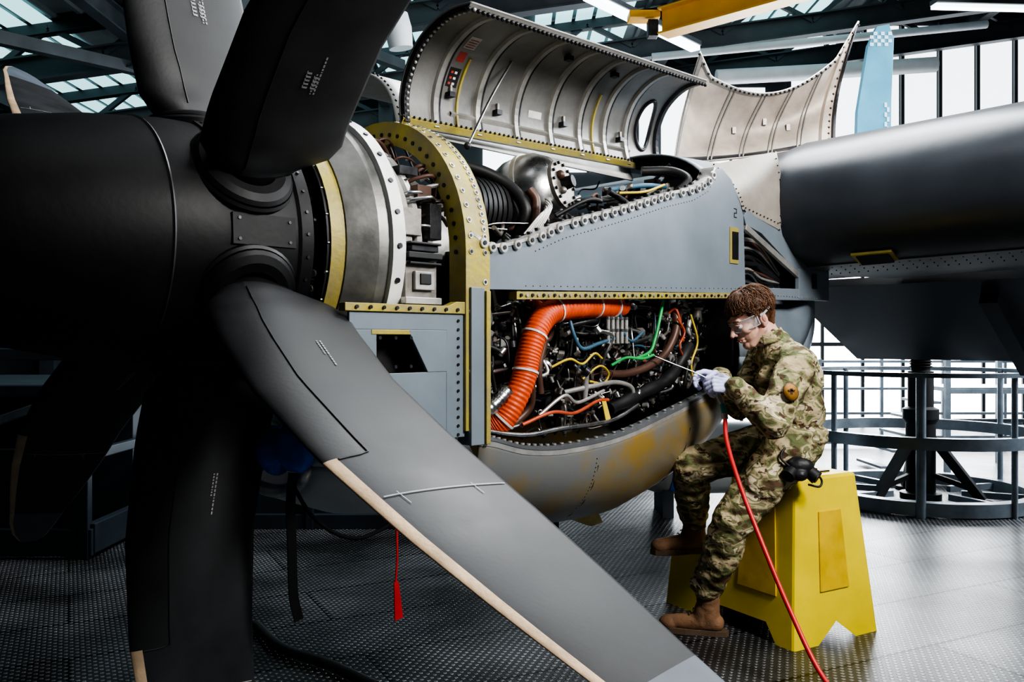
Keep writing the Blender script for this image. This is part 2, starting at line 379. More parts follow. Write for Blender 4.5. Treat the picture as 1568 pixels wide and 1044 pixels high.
for k in range(30):
    a=rad(random.uniform(5,120)); d=Lt*math.cos(a)+Z*math.sin(a); s0=random.uniform(.5,.66)
    mb.tube([C+A*s0+d*.40,C+A*(s0+.03)+d*.43,C+A*(s0+.09)+d*(.42+random.uniform(-.02,.03)),C+A*(s0+.15)+d*.36],random.choice([.005,.008]),random.choice(['steel','dark','brown','lmetal']),6)
R=Matrix((A,Lt,Z)).transposed()
for (s_,l_,z_,a,b,c,k) in ((.50,.44,1.50,.13,.06,.12,'cast'),(.50,.455,1.575,.14,.08,.02,'black'),(.51,.455,1.60,.11,.05,.02,'dark'),(.505,.455,1.615,.13,.07,.008,'black'),(.505,.455,1.55,.13,.07,.008,'black'),(.505,.47,1.495,.08,.03,.06,'lmetal'),(.505,.48,1.50,.045,.02,.035,'black'),(.50,.45,1.43,.15,.07,.022,'lmetal'),(.49,.41,1.69,.08,.05,.09,'cast'),(.58,.36,1.80,.06,.06,.05,'brown'),(.56,.30,1.88,.08,.06,.03,'dark'),(.60,.40,1.70,.05,.05,.12,'dark')):
    mb.box(N(s_,l_,z_),(a,b,c),k,R)
mb.build('gearbox_and_intake_ring',nac,bevel=.004)
mb=MB()
path=[(.50,1.0),(.50,1.2),(.50,1.4)]+[(.50*math.cos(rad(a)),1.60+.50*math.sin(rad(a))) for a in range(0,181,6)]+[(-.50,1.4),(-.50,1.0)]
def sweep(mb,path,s0,s1,r0,r1,k,cz=1.60):
    out=[]
    for i,(l,z) in enumerate(path):
        a=path[max(i-1,0)];b=path[min(i+1,len(path)-1)]; t=V((b[0]-a[0],b[1]-a[1])).normalized(); n=V((t.y,-t.x))
        out.append((l,z,n))
    for (sa,ra,sb,rb) in ((s0,r1,s1,r1),(s1,r1,s1,r0),(s1,r0,s0,r0),(s0,r0,s0,r1)):
        vs=[]
        for l,z,n in out: vs+= [N(sa,l+n.x*ra,z+n.y*ra),N(sb,l+n.x*rb,z+n.y*rb)]
        mb.add(vs,[(2*i,2*i+1,2*i+3,2*i+2) for i in range(len(out)-1)],k,True)
sweep(mb,path,.655,.675,-.07,.0,'ygreen')
sweep(mb,path,.655,.765,.0,.014,'ygreen')
sweep(mb,path,.745,.765,-.05,.0,'ygreen')
for i in range(len(path)-1):
    l,z=path[i]; l2,z2=path[i+1]
    for tt in (0,.5):
        ll=l+(l2-l)*tt; zz=z+(z2-z)*tt
        n=V((ll,zz-1.6)).normalized() if zz>1.6 else V((1 if ll>0 else -1,0))
        for s_ in (.678,.742):
            p=N(s_,ll+n.x*.013,zz+n.y*.013); d=Lt*n.x+Z*n.y
            if tt==0 or s_>.7: mb.cyl(p,p+d*.004,.010,.010,'white' if (i%3) else 'lmetal',8); mb.cyl(p+d*.004,p+d*.005,.006,.006,'black',8)
        p=N(.654,ll-n.x*.035,zz-n.y*.035); 
        if tt==0: mb.cyl(p,p-A*.003,.008,.008,'black',8)
mb.build('arch_frame',nac)
mb=MB()
def sprism(poly,l,th,k): mb.prism([N(s_,l,z_) for s_,z_ in poly],Lt*th,k)
sprism([(.20,1.39),(.66,1.39),(.66,.98),(.58,.98),(.58,1.335),(.28,1.335),(.20,1.335)],.49,.012,'grey')
sprism([(.20,1.335),(.30,1.335),(.30,.98),(.20,.92)],.49,.012,'grey')
sprism([(.30,1.20),(.58,1.20),(.58,.94),(.30,.94)],.49,.012,'grey')
sprism([(.42,1.335),(.58,1.335),(.58,1.20),(.50,1.20)],.492,.012,'grey')
sprism([(.28,1.335),(.43,1.335),(.43,1.32),(.28,1.32)],.488,.016,'ygreen')
sprism([(.18,1.39),(.66,1.39),(.66,1.43),(.62,1.43),(.58,1.415),(.18,1.415)],.475,.035,'ygreen')
for i in range(9):
    p=N(.22+.05*i,.512,1.403); mb.cyl(p,p+Lt*.004,.006,.006,'dark',8)
for i in range(3):
    for zz in (1.22,1.31):
        p=N(.31+.06*i,.503,zz); mb.cyl(p,p+Lt*.004,.006,.006,'dark',8)
for i in range(14):
    p=N(.63,.503,.99+.029*i); mb.cyl(p,p+Lt*.003,.005,.005,'dark',8)
mb.box(N(.42,.40,1.26),(.3,.02,.16),'black',R)
mb.build('forward_side_panel',nac,bevel=.002)
mb=MB()
rail=[(.70,1.625),(.80,1.625),(1.0,1.675),(1.157,1.735),(1.5,1.83),(1.8,1.92),(2.02,1.975),(2.14,2.03),(2.19,2.09)]
poly=[(.70,1.475)]+[(a,b) for a,b in rail]+[(2.26,2.10),(2.34,2.06),(2.40,1.99),(2.45,1.90),(2.47,1.53)]
mb.prism([N(a,.49,b) for a,b in poly],Lt*.016,'grey')
mb.box(N(2.36,.508,1.75),(.075,.006,.17),'ygreen',R); mb.box(N(2.365,.513,1.75),(.052,.004,.13),'black',R)
mb.prism([N(a,.47,b) for a,b in [(.90,1.475),(2.45,1.53),(2.45,1.505),(.90,1.447)]],Lt*.04,'ygreen')
for i in range(52):
    s_=.92+i*.0295; p=N(s_,.510,1.462+(s_-.9)*.0355); mb.cyl(p,p+Lt*.006,.0065,.006,'lmetal' if i%2 else 'dark',8)
for i in range(58):
    t=i/57; s_=1.0+t*1.2; z_=lerp(rail,s_)-.05
    p=N(s_,.506,z_); mb.cyl(p,p+Lt*.0015,.0028,.002,'dark',6)
for i in range(40):
    s_=.95+i*.0375; p=N(s_,.506,1.495+(s_-.9)*.0355); mb.cyl(p,p+Lt*.0015,.0025,.002,'dark',6)
for i in range(14):
    p=N(.73,.506,1.49+.009*i); mb.cyl(p,p+Lt*.0015,.003,.002,'dark',6)
for a,b,c,d in ((2.375,1.925,.025,.004),(2.385,1.915,.004,.02),(2.375,1.905,.025,.004),(2.365,1.895,.004,.02),(2.375,1.885,.025,.004)): mb.box(N(a,.507,b),(c,.002,d),'black',R)
mb.build('side_panel',nac,bevel=.002)
mb=MB()
rp=[(.68,1.66)]+rail[1:]
pts=catmull([V((a,b,0)) for a,b in rp],6)
for p,q in zip(pts,pts[1:]):
    mb.beam(N(p.x,.475,p.y+.004),N(q.x,.475,q.y+.004),.075,.012,'lmetal')
acc=0
for p,q in zip(pts,pts[1:]):
    acc+=(q-p).length
    if acc>.042:
        acc=0; c=N(q.x,.515,q.y-.004); mb.cyl(c-Lt*.004,c+Lt*.006,.019,.017,'lmetal',12); mb.cyl(c+Lt*.006,c+Lt*.009,.008,.008,'black',8)
        c=N(q.x,.45,q.y+.01); mb.cyl(c,c+Z*.008,.011,.011,'dark',8)
mb.build('upper_rail',nac)
mb=MB()
mb.beam(N(.70,.49,1.48),N(.70,.49,.95),.06,.07,'grey',up=Lt)
mb.beam(N(.745,.50,1.47),N(.745,.50,.95),.02,.06,'ygreen',up=Lt)
for i in range(12):
    p=N(.745,.512,.97+.042*i); mb.cyl(p,p+Lt*.006,.010,.010,'dark',8)
mb.build('opening_post',nac,bevel=.002)
sill=[(.72,.97),(.786,.962),(.95,.92),(1.157,.905),(1.464,.925),(1.817,.993),(2.2,1.075),(2.5,1.17),(2.9,1.3)]
bot=[(.25,.80),(.5,.70),(.9,.60),(1.3,.53),(1.7,.52),(2.0,.585),(2.35,.72),(2.7,.90),(3.0,1.08)]
hw=[(.25,.40),(.72,.505),(1.6,.52),(2.2,.50),(2.6,.42),(3.0,.25)]
mb=MB()
def lowc(u,v):
    s_=.72+u*2.2; zs=lerp(sill,s_); zb=lerp(bot,s_); w=lerp(hw,s_)
    a=math.pi*v; c=math.cos(a); sn=math.sin(a)
    return N(s_,w*math.copysign(abs(c)**.75,c),zs-(zs-zb)*sn**.9)
mb.grid(lowc,44,36,'belly')
mb.build('lower_cowl',nac,solid=.012,off=0)
mb=MB()
sp=catmull([V((a,b,0)) for a,b in sill[:7]],6)
for p,q in zip(sp,sp[1:]):
    w=lerp(hw,p.x); w2=lerp(hw,q.x)
    mb.beam(N(p.x,w-.015,p.y),N(q.x,w2-.015,q.y),.05,.012,'grey_d'); mb.beam(N(p.x,w+.003,p.y-.012),N(q.x,w2+.003,q.y-.012),.008,.028,'lmetal')
    c=N(p.x,w-.02,p.y+.008); mb.cyl(c,c+Z*.006,.008,.008,'lmetal',8)
for s_ in (1.35,2.0):
    u=(s_-.72)/2.2; mb.tube([lowc(u,v/14)+ (lowc(u,v/14)-N(s_,0,.95)).normalized()*.006 for v in range(1,14)],.0022,'dark',6,1,False)
mb.prism([N(1.55,.10,.54),N(1.80,.10,.56),N(1.86,.10,.46),N(1.78,.10,.455)],Lt*.02,'lmetal')
for i in range(30):
    u=i/29; p=lowc(.28,.05+u*.4); mb.ell(p+Lt*.006,.003,'dark',seg=6,rings=4)
mb.build('lower_cowl_sill',nac)
mb=MB()
def chin(u,v):
    s_=.22+u*.52; a=2*math.pi*v; w=lerp([(.22,.24),(.26,.28),(.45,.36),(.74,.47)],s_); h=lerp([(.22,.11),(.26,.135),(.45,.19),(.74,.20)],s_); zc=lerp([(.22,.90),(.74,.86)],s_)
    return N(s_,w*math.cos(a),zc+h*math.sin(a))
mb.grid(chin,14,40,'pipe')
mb.tube([N(.22,.235*math.cos(a/20*math.pi),.90+.105*math.sin(a/20*math.pi)) for a in range(41)],.018,'lmetal',10,1,False)
mb.build('chin_intake',nac,solid=.01)
mb=MB()
def aft(u,v):
    s_=2.44+u*1.45; w=lerp([(2.44,.49),(2.9,.50),(3.2,.47),(3.45,.38),(3.7,.22),(3.89,.02)],s_); zt=lerp([(2.44,1.53),(3.08,1.56),(3.22,1.72),(3.89,1.74)],s_); zb=lerp([(2.44,.92),(2.8,.90),(3.1,.96),(3.4,1.12),(3.65,1.38),(3.89,1.6)],s_)
    a=2*math.pi*v; c=math.cos(a); sn=math.sin(a); 
    return N(s_,w*math.copysign(abs(c)**.7,c),(zt+zb)/2+(zt-zb)/2*math.copysign(abs(sn)**.7,sn))
mb.grid(aft,30,40,'grey')
mb.lathe([(2.43,0),(2.43,.44)],V((C.x,C.y,1.3)),A,'dark',32)
def upaft(u,v):
    s_=2.22+u*.9; a=rad(105*v)
    return N(s_,.495*max(0,math.cos(a))**.8 if v<.86 else -.3*(v-.86)/.14,1.90+.32*math.sin(min(a,rad(90)))+.05*u)
mb.grid(upaft,12,16,'grey')
mb.build('aft_fairing',nac,solid=.008)
mb=MB()
mb.prism([N(a,.49,b) for a,b in ((2.45,1.90),(2.60,2.02),(3.0,2.0),(3.35,1.74),(3.35,1.60),(3.12,1.60),(2.62,1.83),(2.47,1.86))],Lt*.018,'grey')
mb.prism([N(a,.49,b) for a,b in ((2.47,1.56),(3.28,1.58),(3.28,1.52),(2.47,1.50))],Lt*.02,'grey')
mb.prism([N(a,.49,b) for a,b in ((3.0,1.68),(3.35,1.68),(3.35,1.52),(3.0,1.52))],Lt*.022,'grey')
mb.box(N(3.17,.515,1.62),(.05,.006,.08),'black',R)
mb.box(N(2.8,.30,1.72),(.8,.02,.42),'black',R)  # black sheet standing in for the shade inside the open bay
mb.beam(N(2.47,.50,1.85),N(3.1,.50,1.61),.03,.02,'lmetal',up=Lt)
for i in range(14):
    z0=1.55+i*.02; mb.tube([N(2.48,.40,z0),N(2.6,.44,z0+.02+random.uniform(-.03,.03)),N(2.75,.43,z0-.01),N(2.95,.42,1.58+.006*i)],random.uniform(.004,.014),random.choice(['dark','lmetal','steel','brown','black']),8)
for i in range(26):
    p=N(2.48+i*.03,.512,1.53); mb.cyl(p,p+Lt*.003,.004,.004,'lmetal',6)
mb.build('aft_bay_frame',nac,bevel=.002)
mb=MB()
mb.prism([N(.76,-.5,.95),N(2.5,-.5,1.1),N(2.5,-.5,2.0),N(.76,-.5,1.65)],Lt*-.02,'grey_d')
mb.prism([N(2.42,-.48,1.0),N(2.42,.46,1.0),N(2.42,.46,1.9),N(2.42,.2,2.12),N(2.42,-.2,2.12),N(2.42,-.48,1.9)],A*.02,'dark')
mb.prism([N(.755,-.48,1.0),N(.755,.44,1.0),N(.755,.44,1.62),N(.755,-.48,1.62)],A*.01,'dark')
mb.build('inner_shell',nac)
# ------------------------------------------------ engine
mb=MB()
eo=V((C.x,C.y,1.38))
mb.lathes([(.76,.20),(.80,.30),(1.0,.31),(1.1,.27),(1.35,.27),(1.4,.30),(1.6,.30),(1.65,.25),(2.0,.24),(2.05,.29),(2.2,.29),(2.4,.2)],eo,A,'dark',48)
for s_ in (.85,.98,1.12,1.33,1.42,1.58,1.7,1.95,2.1): mb.lathe([(s_-.008,.25),(s_-.008,.325 if s_<1.65 else .30),(s_+.008,.325 if s_<1.65 else .30),(s_+.008,.25)],eo,A,'cast' if s_<1.5 else 'steel',48)
op=[N(.90,.38,.985),N(.935,.42,1.03),N(1.0,.44,1.15),N(1.033,.44,1.25),N(1.085,.44,1.355),N(1.18,.43,1.415),N(1.34,.43,1.435),N(1.50,.42,1.442),N(1.64,.40,1.45)]
mb.tube(op,lambda t:.046+.0015*math.sin(t*420),'orange',20,40)
P=catmull(op,24)
for f in (.10,.30,.46,.64,.82,.93):
    i=int(f*(len(P)-1)); d=(P[i+1]-P[i]).normalized(); mb.cyl(P[i]-d*.004,P[i]+d*.004,.0505,.0505,'white',20)
mb.tube([N(.79,.40,1.02),N(.86,.43,1.07),N(.93,.43,1.12)],lambda t:.026+.004*math.sin(t*90),'steel',14,12)
for pts,r,k in (([N(1.09,.40,1.42),N(1.10,.41,1.3),N(1.08,.41,1.15),N(1.10,.38,1.05),N(1.02,.36,.98)],.017,'brown'),
    ([N(1.13,.40,1.41),N(1.15,.41,1.3),N(1.12,.41,1.2),N(1.13,.41,1.10)],.014,'brown'),
    ([N(2.02,.40,1.47),N(2.0,.43,1.36),N(1.92,.43,1.25),N(1.80,.42,1.19),N(1.65,.4,1.16),N(1.5,.38,1.17)],.018,'brown'),
    ([N(1.90,.43,1.48),N(1.86,.44,1.40),N(1.82,.44,1.30),N(1.78,.44,1.25),N(1.66,.44,1.22)],.007,'green'),
    ([N(1.80,.45,1.24),N(1.72,.45,1.225),N(1.62,.44,1.23),N(1.52,.44,1.20)],.006,'green'),
    ([N(1.18,.42,1.20),N(1.25,.45,1.23),N(1.34,.44,1.21),N(1.40,.45,1.25),N(1.46,.44,1.23)],.005,'yellowl'),
    ([N(1.34,.44,1.15),N(1.42,.46,1.20),N(1.49,.45,1.17),N(1.47,.44,1.13),N(1.38,.44,1.14)],.0045,'yellowl'),
    ([N(2.10,.44,1.42),N(2.14,.45,1.3),N(2.09,.45,1.2),N(2.12,.44,1.12)],.005,'yellowl'),
    ([N(1.02,.42,.99),N(1.15,.45,1.03),N(1.28,.45,1.02),N(1.42,.45,1.06),N(1.50,.44,1.06)],.007,'redpipe'),
    ([N(1.98,.45,1.40),N(2.02,.46,1.34),N(1.98,.46,1.28),N(2.03,.44,1.24)],.005,'redpipe'),
    ([N(1.28,.42,1.40),N(1.29,.44,1.32),N(1.34,.44,1.27),N(1.44,.44,1.29),N(1.54,.44,1.31)],.008,'blue'),
    ([N(1.58,.44,1.42),N(1.60,.44,1.34),N(1.66,.44,1.30),N(1.74,.44,1.34)],.006,'blue'),
    ([N(1.52,.43,1.02),N(1.75,.43,1.08),N(1.95,.43,1.14),N(2.12,.42,1.28)],lambda t:.028+.003*math.sin(t*200),'black'),
    ([N(1.25,.42,1.10),N(1.40,.44,1.12),N(1.55,.44,1.13),N(1.66,.44,1.10),N(1.66,.43,1.02)],.010,'lmetal'),
    ([N(1.10,.43,1.02),N(1.22,.45,1.09),N(1.30,.45,1.06),N(1.46,.45,1.10)],.007,'lmetal'),
    ([N(.80,.42,.985),N(1.0,.45,.955),N(1.2,.45,.965),N(1.5,.45,.975),N(1.7,.44,1.03)],.010,'steel'),
    ([N(.82,.42,1.46),N(.84,.44,1.38),N(.80,.45,1.3),N(.84,.44,1.2),N(.88,.42,1.12)],.008,'black')):
    mb.tube(pts,r,k,12,12)
mb.prism([N(1.42,.47,1.06),N(1.445,.47,1.06),N(1.45,.49,.99),N(1.42,.49,.985)],Lt*.004,'yellowl')
mb.build('engine_and_duct',nac)
mb=MB(); random.seed(21)
kk=['steel']*8+['dark']*7+['black']*8+['lmetal']*6+['cast']*6+['brown']*3+['blue','redpipe']
def zr(s_): return (lerp(sill,s_)+.02, 1.455+(s_-.9)*.03)
for i in range(250):
    s_=random.uniform(.80,2.30); lo,hi=zr(s_); z_=random.uniform(lo,hi); l_=random.uniform(.29,.41); pts=[N(s_,l_,z_)]
    vert=random.random()<.5
    for q in range(random.randint(2,4)):
        if vert: z_+=random.uniform(-.14,.14); s_+=random.uniform(-.03,.03)
        else: s_+=random.uniform(-.14,.14); z_+=random.uniform(-.03,.03)
        vert=not vert if random.random()<.6 else vert
        s_=min(max(s_,.79),2.33); lo,hi=zr(s_); z_=min(max(z_,lo),hi); l_=min(max(l_+random.uniform(-.04,.04),.28),(.38 if s_<1.15 else .445))
        pts.append(N(s_,l_,z_))
    r=random.choice([.003,.004,.004,.005,.006,.007,.009,.012]); k=random.choice(kk); mb.tube(pts,r,k,8,5)
    for p in (pts[0],pts[-1]):
        d=V((random.uniform(-1,1),random.uniform(-1,1),random.uniform(-1,1))).normalized(); mb.cyl(p-d*.012,p+d*.012,r*1.7,r*1.7,random.choice(['steel','lmetal','cast','dark']),6)
for i in range(120):
    s_=random.uniform(.82,2.28); lo,hi=zr(s_); z_=random.uniform(lo,hi); l_=random.uniform(.27,.38)
    sz=[random.uniform(.015,.06) for _ in range(3)]; k=random.choice(['dark','cast','steel','cast','black','dark'])
    if random.random()<.4: mb.box(N(s_,l_,z_),sz,k,R)
    else:
        d=random.choice([A,Z,Lt,(A+Z).normalized()]); p=N(s_,l_,z_); r=random.uniform(.008,.030)
        mb.cyl(p-d*.03,p+d*.03,r,r,k,16); mb.cyl(p+d*.03,p+d*.04,r*1.2,r*1.2,'lmetal' if random.random()<.4 else 'dark',16)
    for q in range(2):
        p=N(s_+random.uniform(-.03,.03),l_+.03,z_+random.uniform(-.03,.03)); mb.cyl(p,p+Lt*.015,.005,.005,'steel',6)
for i in range(10):
    p=N(1.50+.03*(i%5),.44,1.37-.05*(i//5)); mb.cyl(p-Z*.03,p+Z*.02,.009,.009,'lmetal',10); mb.cyl(p+Z*.02,p+Z*.03,.013,.013,'steel',6)
for i in range(80):
    s_=random.uniform(.85,2.2); zt=lerp(rail,s_)
    z_=zt+random.uniform(-.12,.05); l_=random.uniform(-.2,.36); pts=[N(s_,l_,z_)]
    for q in range(3):
        s_+=random.uniform(-.14,.14); l_+=random.uniform(-.1,.1); l_=min(.38,l_); s_=min(max(s_,.82),2.2); zt=lerp(rail,s_); z_=min(max(z_+random.uniform(-.08,.08),zt-.2),zt+.06); pts.append(N(s_,l_,z_))
    mb.tube(pts,random.choice([.004,.006,.009,.014]),random.choice(kk),8,5)
for i in range(7):
    mb.tube([N(1.05+.012*i,.40,1.70),N(1.12+.01*i,.42,1.78+.005*i),N(1.19,.38,1.79+.010*i),N(1.25,.34,1.77+.01*i)],.004,'white' if i%2 else 'lmetal',6)
for i in range(28):
    s_=random.uniform(1.5,2.2); zt=lerp(rail,s_); l_=random.uniform(-.1,.3)
    mb.box(N(s_,l_,zt-.04+random.uniform(-.06,.02)),(random.uniform(.03,.08),random.uniform(.03,.08),random.uniform(.02,.05)),random.choice(['dark','cast','steel','black','black']),R)
mb.tube([N(1.75,.25,1.97),N(1.95,.28,2.01),N(2.1,.3,2.02)],.012,'blue',10); mb.tube([N(1.75,.30,1.95),N(1.9,.33,1.97),N(2.05,.33,2.02)],.006,'yellowl',8)
mb.tube([N(2.1,.36,1.98),N(2.17,.38,2.05),N(2.15,.30,2.10),N(2.05,.2,2.10)],.022,'black',12)
mb.build('plumbing',nac)
mb=MB()
tc=N(1.42,.10,1.93); ta=(Lt*.85+A*.25+Z*.2).normalized()
mb.lathes([(-.20,0),(-.19,.08),(-.15,.14),(-.08,.168),(.0,.172),(.05,.165),(.10,.135),(.125,.10)],tc,ta,'steel',48)
mb.lathe([(-.02,.172),(-.02,.178),(.0,.178),(.0,.172)],tc,ta,'lmetal',48)
mb.lathe([(.115,.10),(.125,.105),(.14,.105),(.142,.095),(.142,.0)],tc,ta,'cast',40)
x=ta.orthogonal().normalized(); y=ta.cross(x)
for j in range(14):
    a=2*math.pi*j/14; p=tc+ta*.14+(x*math.cos(a)+y*math.sin(a))*.092; mb.cyl(p,p+ta*.012,.007,.007,'black',8)
mb.cyl(tc+ta*.14,tc+ta*.19,.03,.025,'dark',16); mb.ell(tc+ta*.15+y*.045,.02,'brown'); mb.ell(tc+ta*.15-x*.05,.016,'cast')
for (s_,l_,z_,r,ln) in ((1.02,.12,1.82,.13,.22),):
    for q in range(9):
        p=N(s_-.11+q*.026,l_,z_); mb.cyl(p,p+A*.018,r,r,'black',32)
    mb.cyl(N(s_-.13,l_,z_),N(s_+.13,l_,z_),r*.93,r*.93,'dark',32)
mb.tube([N(1.16,.25,1.70),N(1.18,.28,1.82),N(1.14,.2,1.93),N(1.0,.1,1.99),N(.88,.0,1.96)],.026,'black',14,8)
mb.tube([N(1.2,.30,1.73),N(1.22,.30,1.85),N(1.20,.28,1.90)],.02,'brown',12,8)
for i in range(6): mb.tube([N(.80,-.3+.1*i,1.80+.03*i),N(.84,-.2+.08*i,1.96),N(.92,-.1+.05*i,1.98),N(1.0,0,1.9)],.008,['steel','blue','black','brown','lmetal','black'][i],8)
mb.build('oil_tank',nac)
# ================================================================= COWL DOORS
def smoothsec(pts,n=6): return catmull([V((a,b,0)) for a,b in pts],n)
sec1=smoothsec([(.0,2.13),(-.012,2.24),(.015,2.34),(.08,2.43),(.17,2.485),(.27,2.51),(.38,2.505)])
def secp(sec,t):
    x=t*(len(sec)-1); i=min(int(x),len(sec)-2); return sec[i].lerp(sec[i+1],x-i)
door=empty('engine_cowl_door')
def dpt(u,t,off=0):
    p=secp(sec1,t); q=secp(sec1,min(t+.02,1)); p0=secp(sec1,max(t-.02,0)); tg=(q-p0).normalized(); n=V((tg.y,-tg.x,0))
    s0=.78+.02*t; s1=2.50-.17*t; s_=s0+(s1-s0)*u
    return N(s_,p.x+n.x*off,p.y+n.y*off+.045*u)
mb=MB(); hu,hv,hru,hrv=.915,.36,.036,.20
mb.grid(dpt,160,60,'door',skip=lambda u,v:((u-hu)/hru)**2+((v-hv)/hrv)**2<1)
mb.build('skin',door,solid=.008,off=0)
mb=MB()
def ribs(fn,u,w,h,k,t0=0.02,t1=.98,n=20):
    vs=[]
    for i in range(n+1):
        t=t0+(t1-t0)*i/n
        vs+=[fn(u-w,t,.002),fn(u-w*.6,t,h),fn(u+w*.6,t,h),fn(u+w,t,.002)]
    mb.add(vs,[(4*i+j,4*i+j+1,4*i+j+5,4*i+j+4) for i in range(n) for j in range(3)],k,False)
for u in (.10,.235,.37,.50,.62,.73,.83): ribs(dpt,u,.011,.016,'door_rib'); ribs(dpt,u+.018,.003,.006,'dark')
ribs(dpt,.012,.012,.02,'dark'); ribs(dpt,.985,.012,.02,'dark')
for u in (.17,.68): ribs(dpt,u,.005,.012,'ygreen',.02,.5)
def along(fn,t,w,h,k,u0=0,u1=1,n=40):
    vs=[]
    for i in range(n+1):
        u=u0+(u1-u0)*i/n; vs+=[fn(u,max(0,t-w),.003),fn(u,t,h),fn(u,min(1,t+w),.003)]
    mb.add(vs,[(3*i+j,3*i+j+1,3*i+j+4,3*i+j+3) for i in range(n) for j in range(2)],k,False)
along(dpt,.035,.03,.02,'ygreen'); along(dpt,.13,.02,.015,'door_rib',.15,.85); along(dpt,.97,.03,.022,'door_rib')
for i in range(64):
    u=i/63; p=dpt(u,.985,.02); mb.ell(p,(.009,.009,.009),'dark',seg=8,rings=5)
    p=dpt(u,.05,.02); mb.ell(p,.006,'dark',seg=6,rings=4)
for i in range(26):
    t=i/25; p=dpt(.012,t,.022); mb.ell(p,.007,'lmetal',seg=6,rings=4)
rim=[dpt(hu+hru*math.cos(a*math.pi/24),hv+hrv*math.sin(a*math.pi/24),.006) for a in range(49)]
mb.tube(rim,.010,'dark',8,1,False)
for u,t in ((.30,.2),(.55,.22),(.80,.2),(.14,.25),(.66,.72),(.45,.75)):
    p=dpt(u,t,.02); mb.box(p,(.03,.03,.02),'dark',R); mb.box(p+Z*.02,(.010,.012,.035),'cast',R)
def plac(u0,u1,t0,t1,k,o=.005):
    mb.grid(lambda a,b:dpt(u0+(u1-u0)*a,t0+(t1-t0)*b,o),2,4,k)
plac(.125,.16,.30,.42,'black'); plac(.13,.155,.46,.53,'placr'); plac(.13,.165,.56,.66,'placw'); plac(.42,.47,.22,.27,'placw')
for i in range(3):
    plac(.130,.138,.315+.035*i,.33+.035*i,'placr',.007); plac(.142,.15,.315+.035*i,.33+.035*i,'placw',.007)
for i in range(4): plac(.133,.161,.57+.02*i,.576+.02*i,'placr',.007)
mb.build('ribs_and_latches',door)
mb=MB(); mb.tube([N(.90,.25,2.03),N(1.1,.17,2.27),N(1.30,.10,2.49)],.0055,'steel',8); mb.ell(N(1.30,.10,2.49),.012,'dark'); mb.ell(N(.90,.25,2.03),.014,'dark'); mb.build('hold_open_rod',door)
door3=empty('engine_cowl_door')
sec3=smoothsec([(-.04,2.12),(-.12,2.27),(-.25,2.38),(-.42,2.44),(-.62,2.42)])
mb=MB()
def d3(u,t,off=0):
    p=secp(sec3,t); return N(.80+1.5*u+.10*t,p.x,p.y-off)
mb.grid(d3,20,20,'white'); mb.build('skin',door3,solid=.01)
mb=MB()
for i in range(20): mb.ell(d3(.01,i/19,-.008),.006,'dark',seg=6,rings=4)
mb.build('fasteners',door3)
door2=empty('engine_cowl_door')
def d2(u,v,off=0):
    b=V((.86,4.64,2.24)).lerp(V((1.78,4.80,2.38)),u); t=V((1.00,4.58,2.74)).lerp(V((1.93,4.80,2.98)),u)
    p=b.lerp(t,v); sag=math.sin(math.pi*u)
    p.z-= .19*sag*v; p.y+= .16*math.sin(math.pi*v*.9)*.9+.05*sag
    horn=max(0,1-u/.07)*.10*v+max(0,(u-.86)/.14)*.10*v*v
    p.z+=horn; p.y-=off; return p
mb=MB(); mb.grid(d2,60,20,'door2'); mb.build('skin',door2,solid=.01)
mb=MB()
for u in (.22,.42,.60,.78): 
    ribs(d2,u-.012,.006,.02,'door_rib'); ribs(d2,u+.012,.006,.02,'door_rib')
ribs(d2,.93,.035,.03,'door2'); ribs(d2,.985,.012,.03,'dark'); ribs(d2,.012,.01,.02,'door_rib'); along(d2,.05,.04,.02,'dark'); along(d2,.965,.03,.02,'door_rib')
for i in range(36): mb.ell(d2(i/35,.97,.018),.008,'dark',seg=6,rings=4)
for i in range(16): mb.ell(d2(.95,i/15,.03),.007,'brown',seg=6,rings=4)
for u,v in ((.33,.5),(.51,.6),(.69,.4),(.93,.6)): mb.box(d2(u,v,.012),(.02,.02,.035),'cast')
mb.build('ribs',door2)
# ================================================================= WING
wing=empty('aircraft_wing')
up=[(2.78,2.0),(2.795,2.10),(2.85,2.21),(2.95,2.29),(3.10,2.345),(3.4,2.38),(3.9,2.40),(4.6,2.32),(5.3,2.15),(5.6,2.02)]
lo_=[(5.6,1.98),(4.9,1.78),(4.2,1.68),(3.6,1.66),(3.10,1.685),(2.94,1.74),(2.83,1.83),(2.79,1.92)]
secw=up+lo_
mb=MB(); n=len(secw)
lats=[-1.2,-.5,.0,.42,.5,.6,1,1.5,2,3,4.5,6]
vs=[]
for l in lats:
    for (s_,z_) in secw: vs.append(N(s_+ (max(0,.5-l)*.02),l,2.0+(z_-2.0)*(1 if l>=.5 else .93)+.02*max(l,0)))
base=len(mb.v); mb.v+=[tuple(v) for v in vs]
for i in range(len(lats)-1):
    for j in range(n):
        a=i*n+j;b=i*n+(j+1)%n
        k='wing_l' if 10<=j<=13 else 'wing'
        mb.f.append([base+a,base+b,base+b+n,base+a+n]); mb.m.append(mb.mi(k)); mb.sm.append(True)
mb.f.append([base+j for j in range(n)]); mb.m.append(mb.mi('wing')); mb.sm.append(False)
mb.build('wing_skin',wing,weld=True)
mb=MB()
mb.tube([N(3.10,.5,1.685+.01),N(3.10,6,1.685+.12)],.004,'dark',6,1,False)
mb.prism([N(2.97,.80,1.737),N(2.97,1.0,1.741),N(3.07,1.0,1.706),N(3.07,.80,1.702)],-Z*.012,'ygreen')
mb.prism([N(2.985,.82,1.725),N(2.985,.98,1.725),N(3.06,.98,1.692),N(3.06,.82,1.688)],-Z*.008,'black')
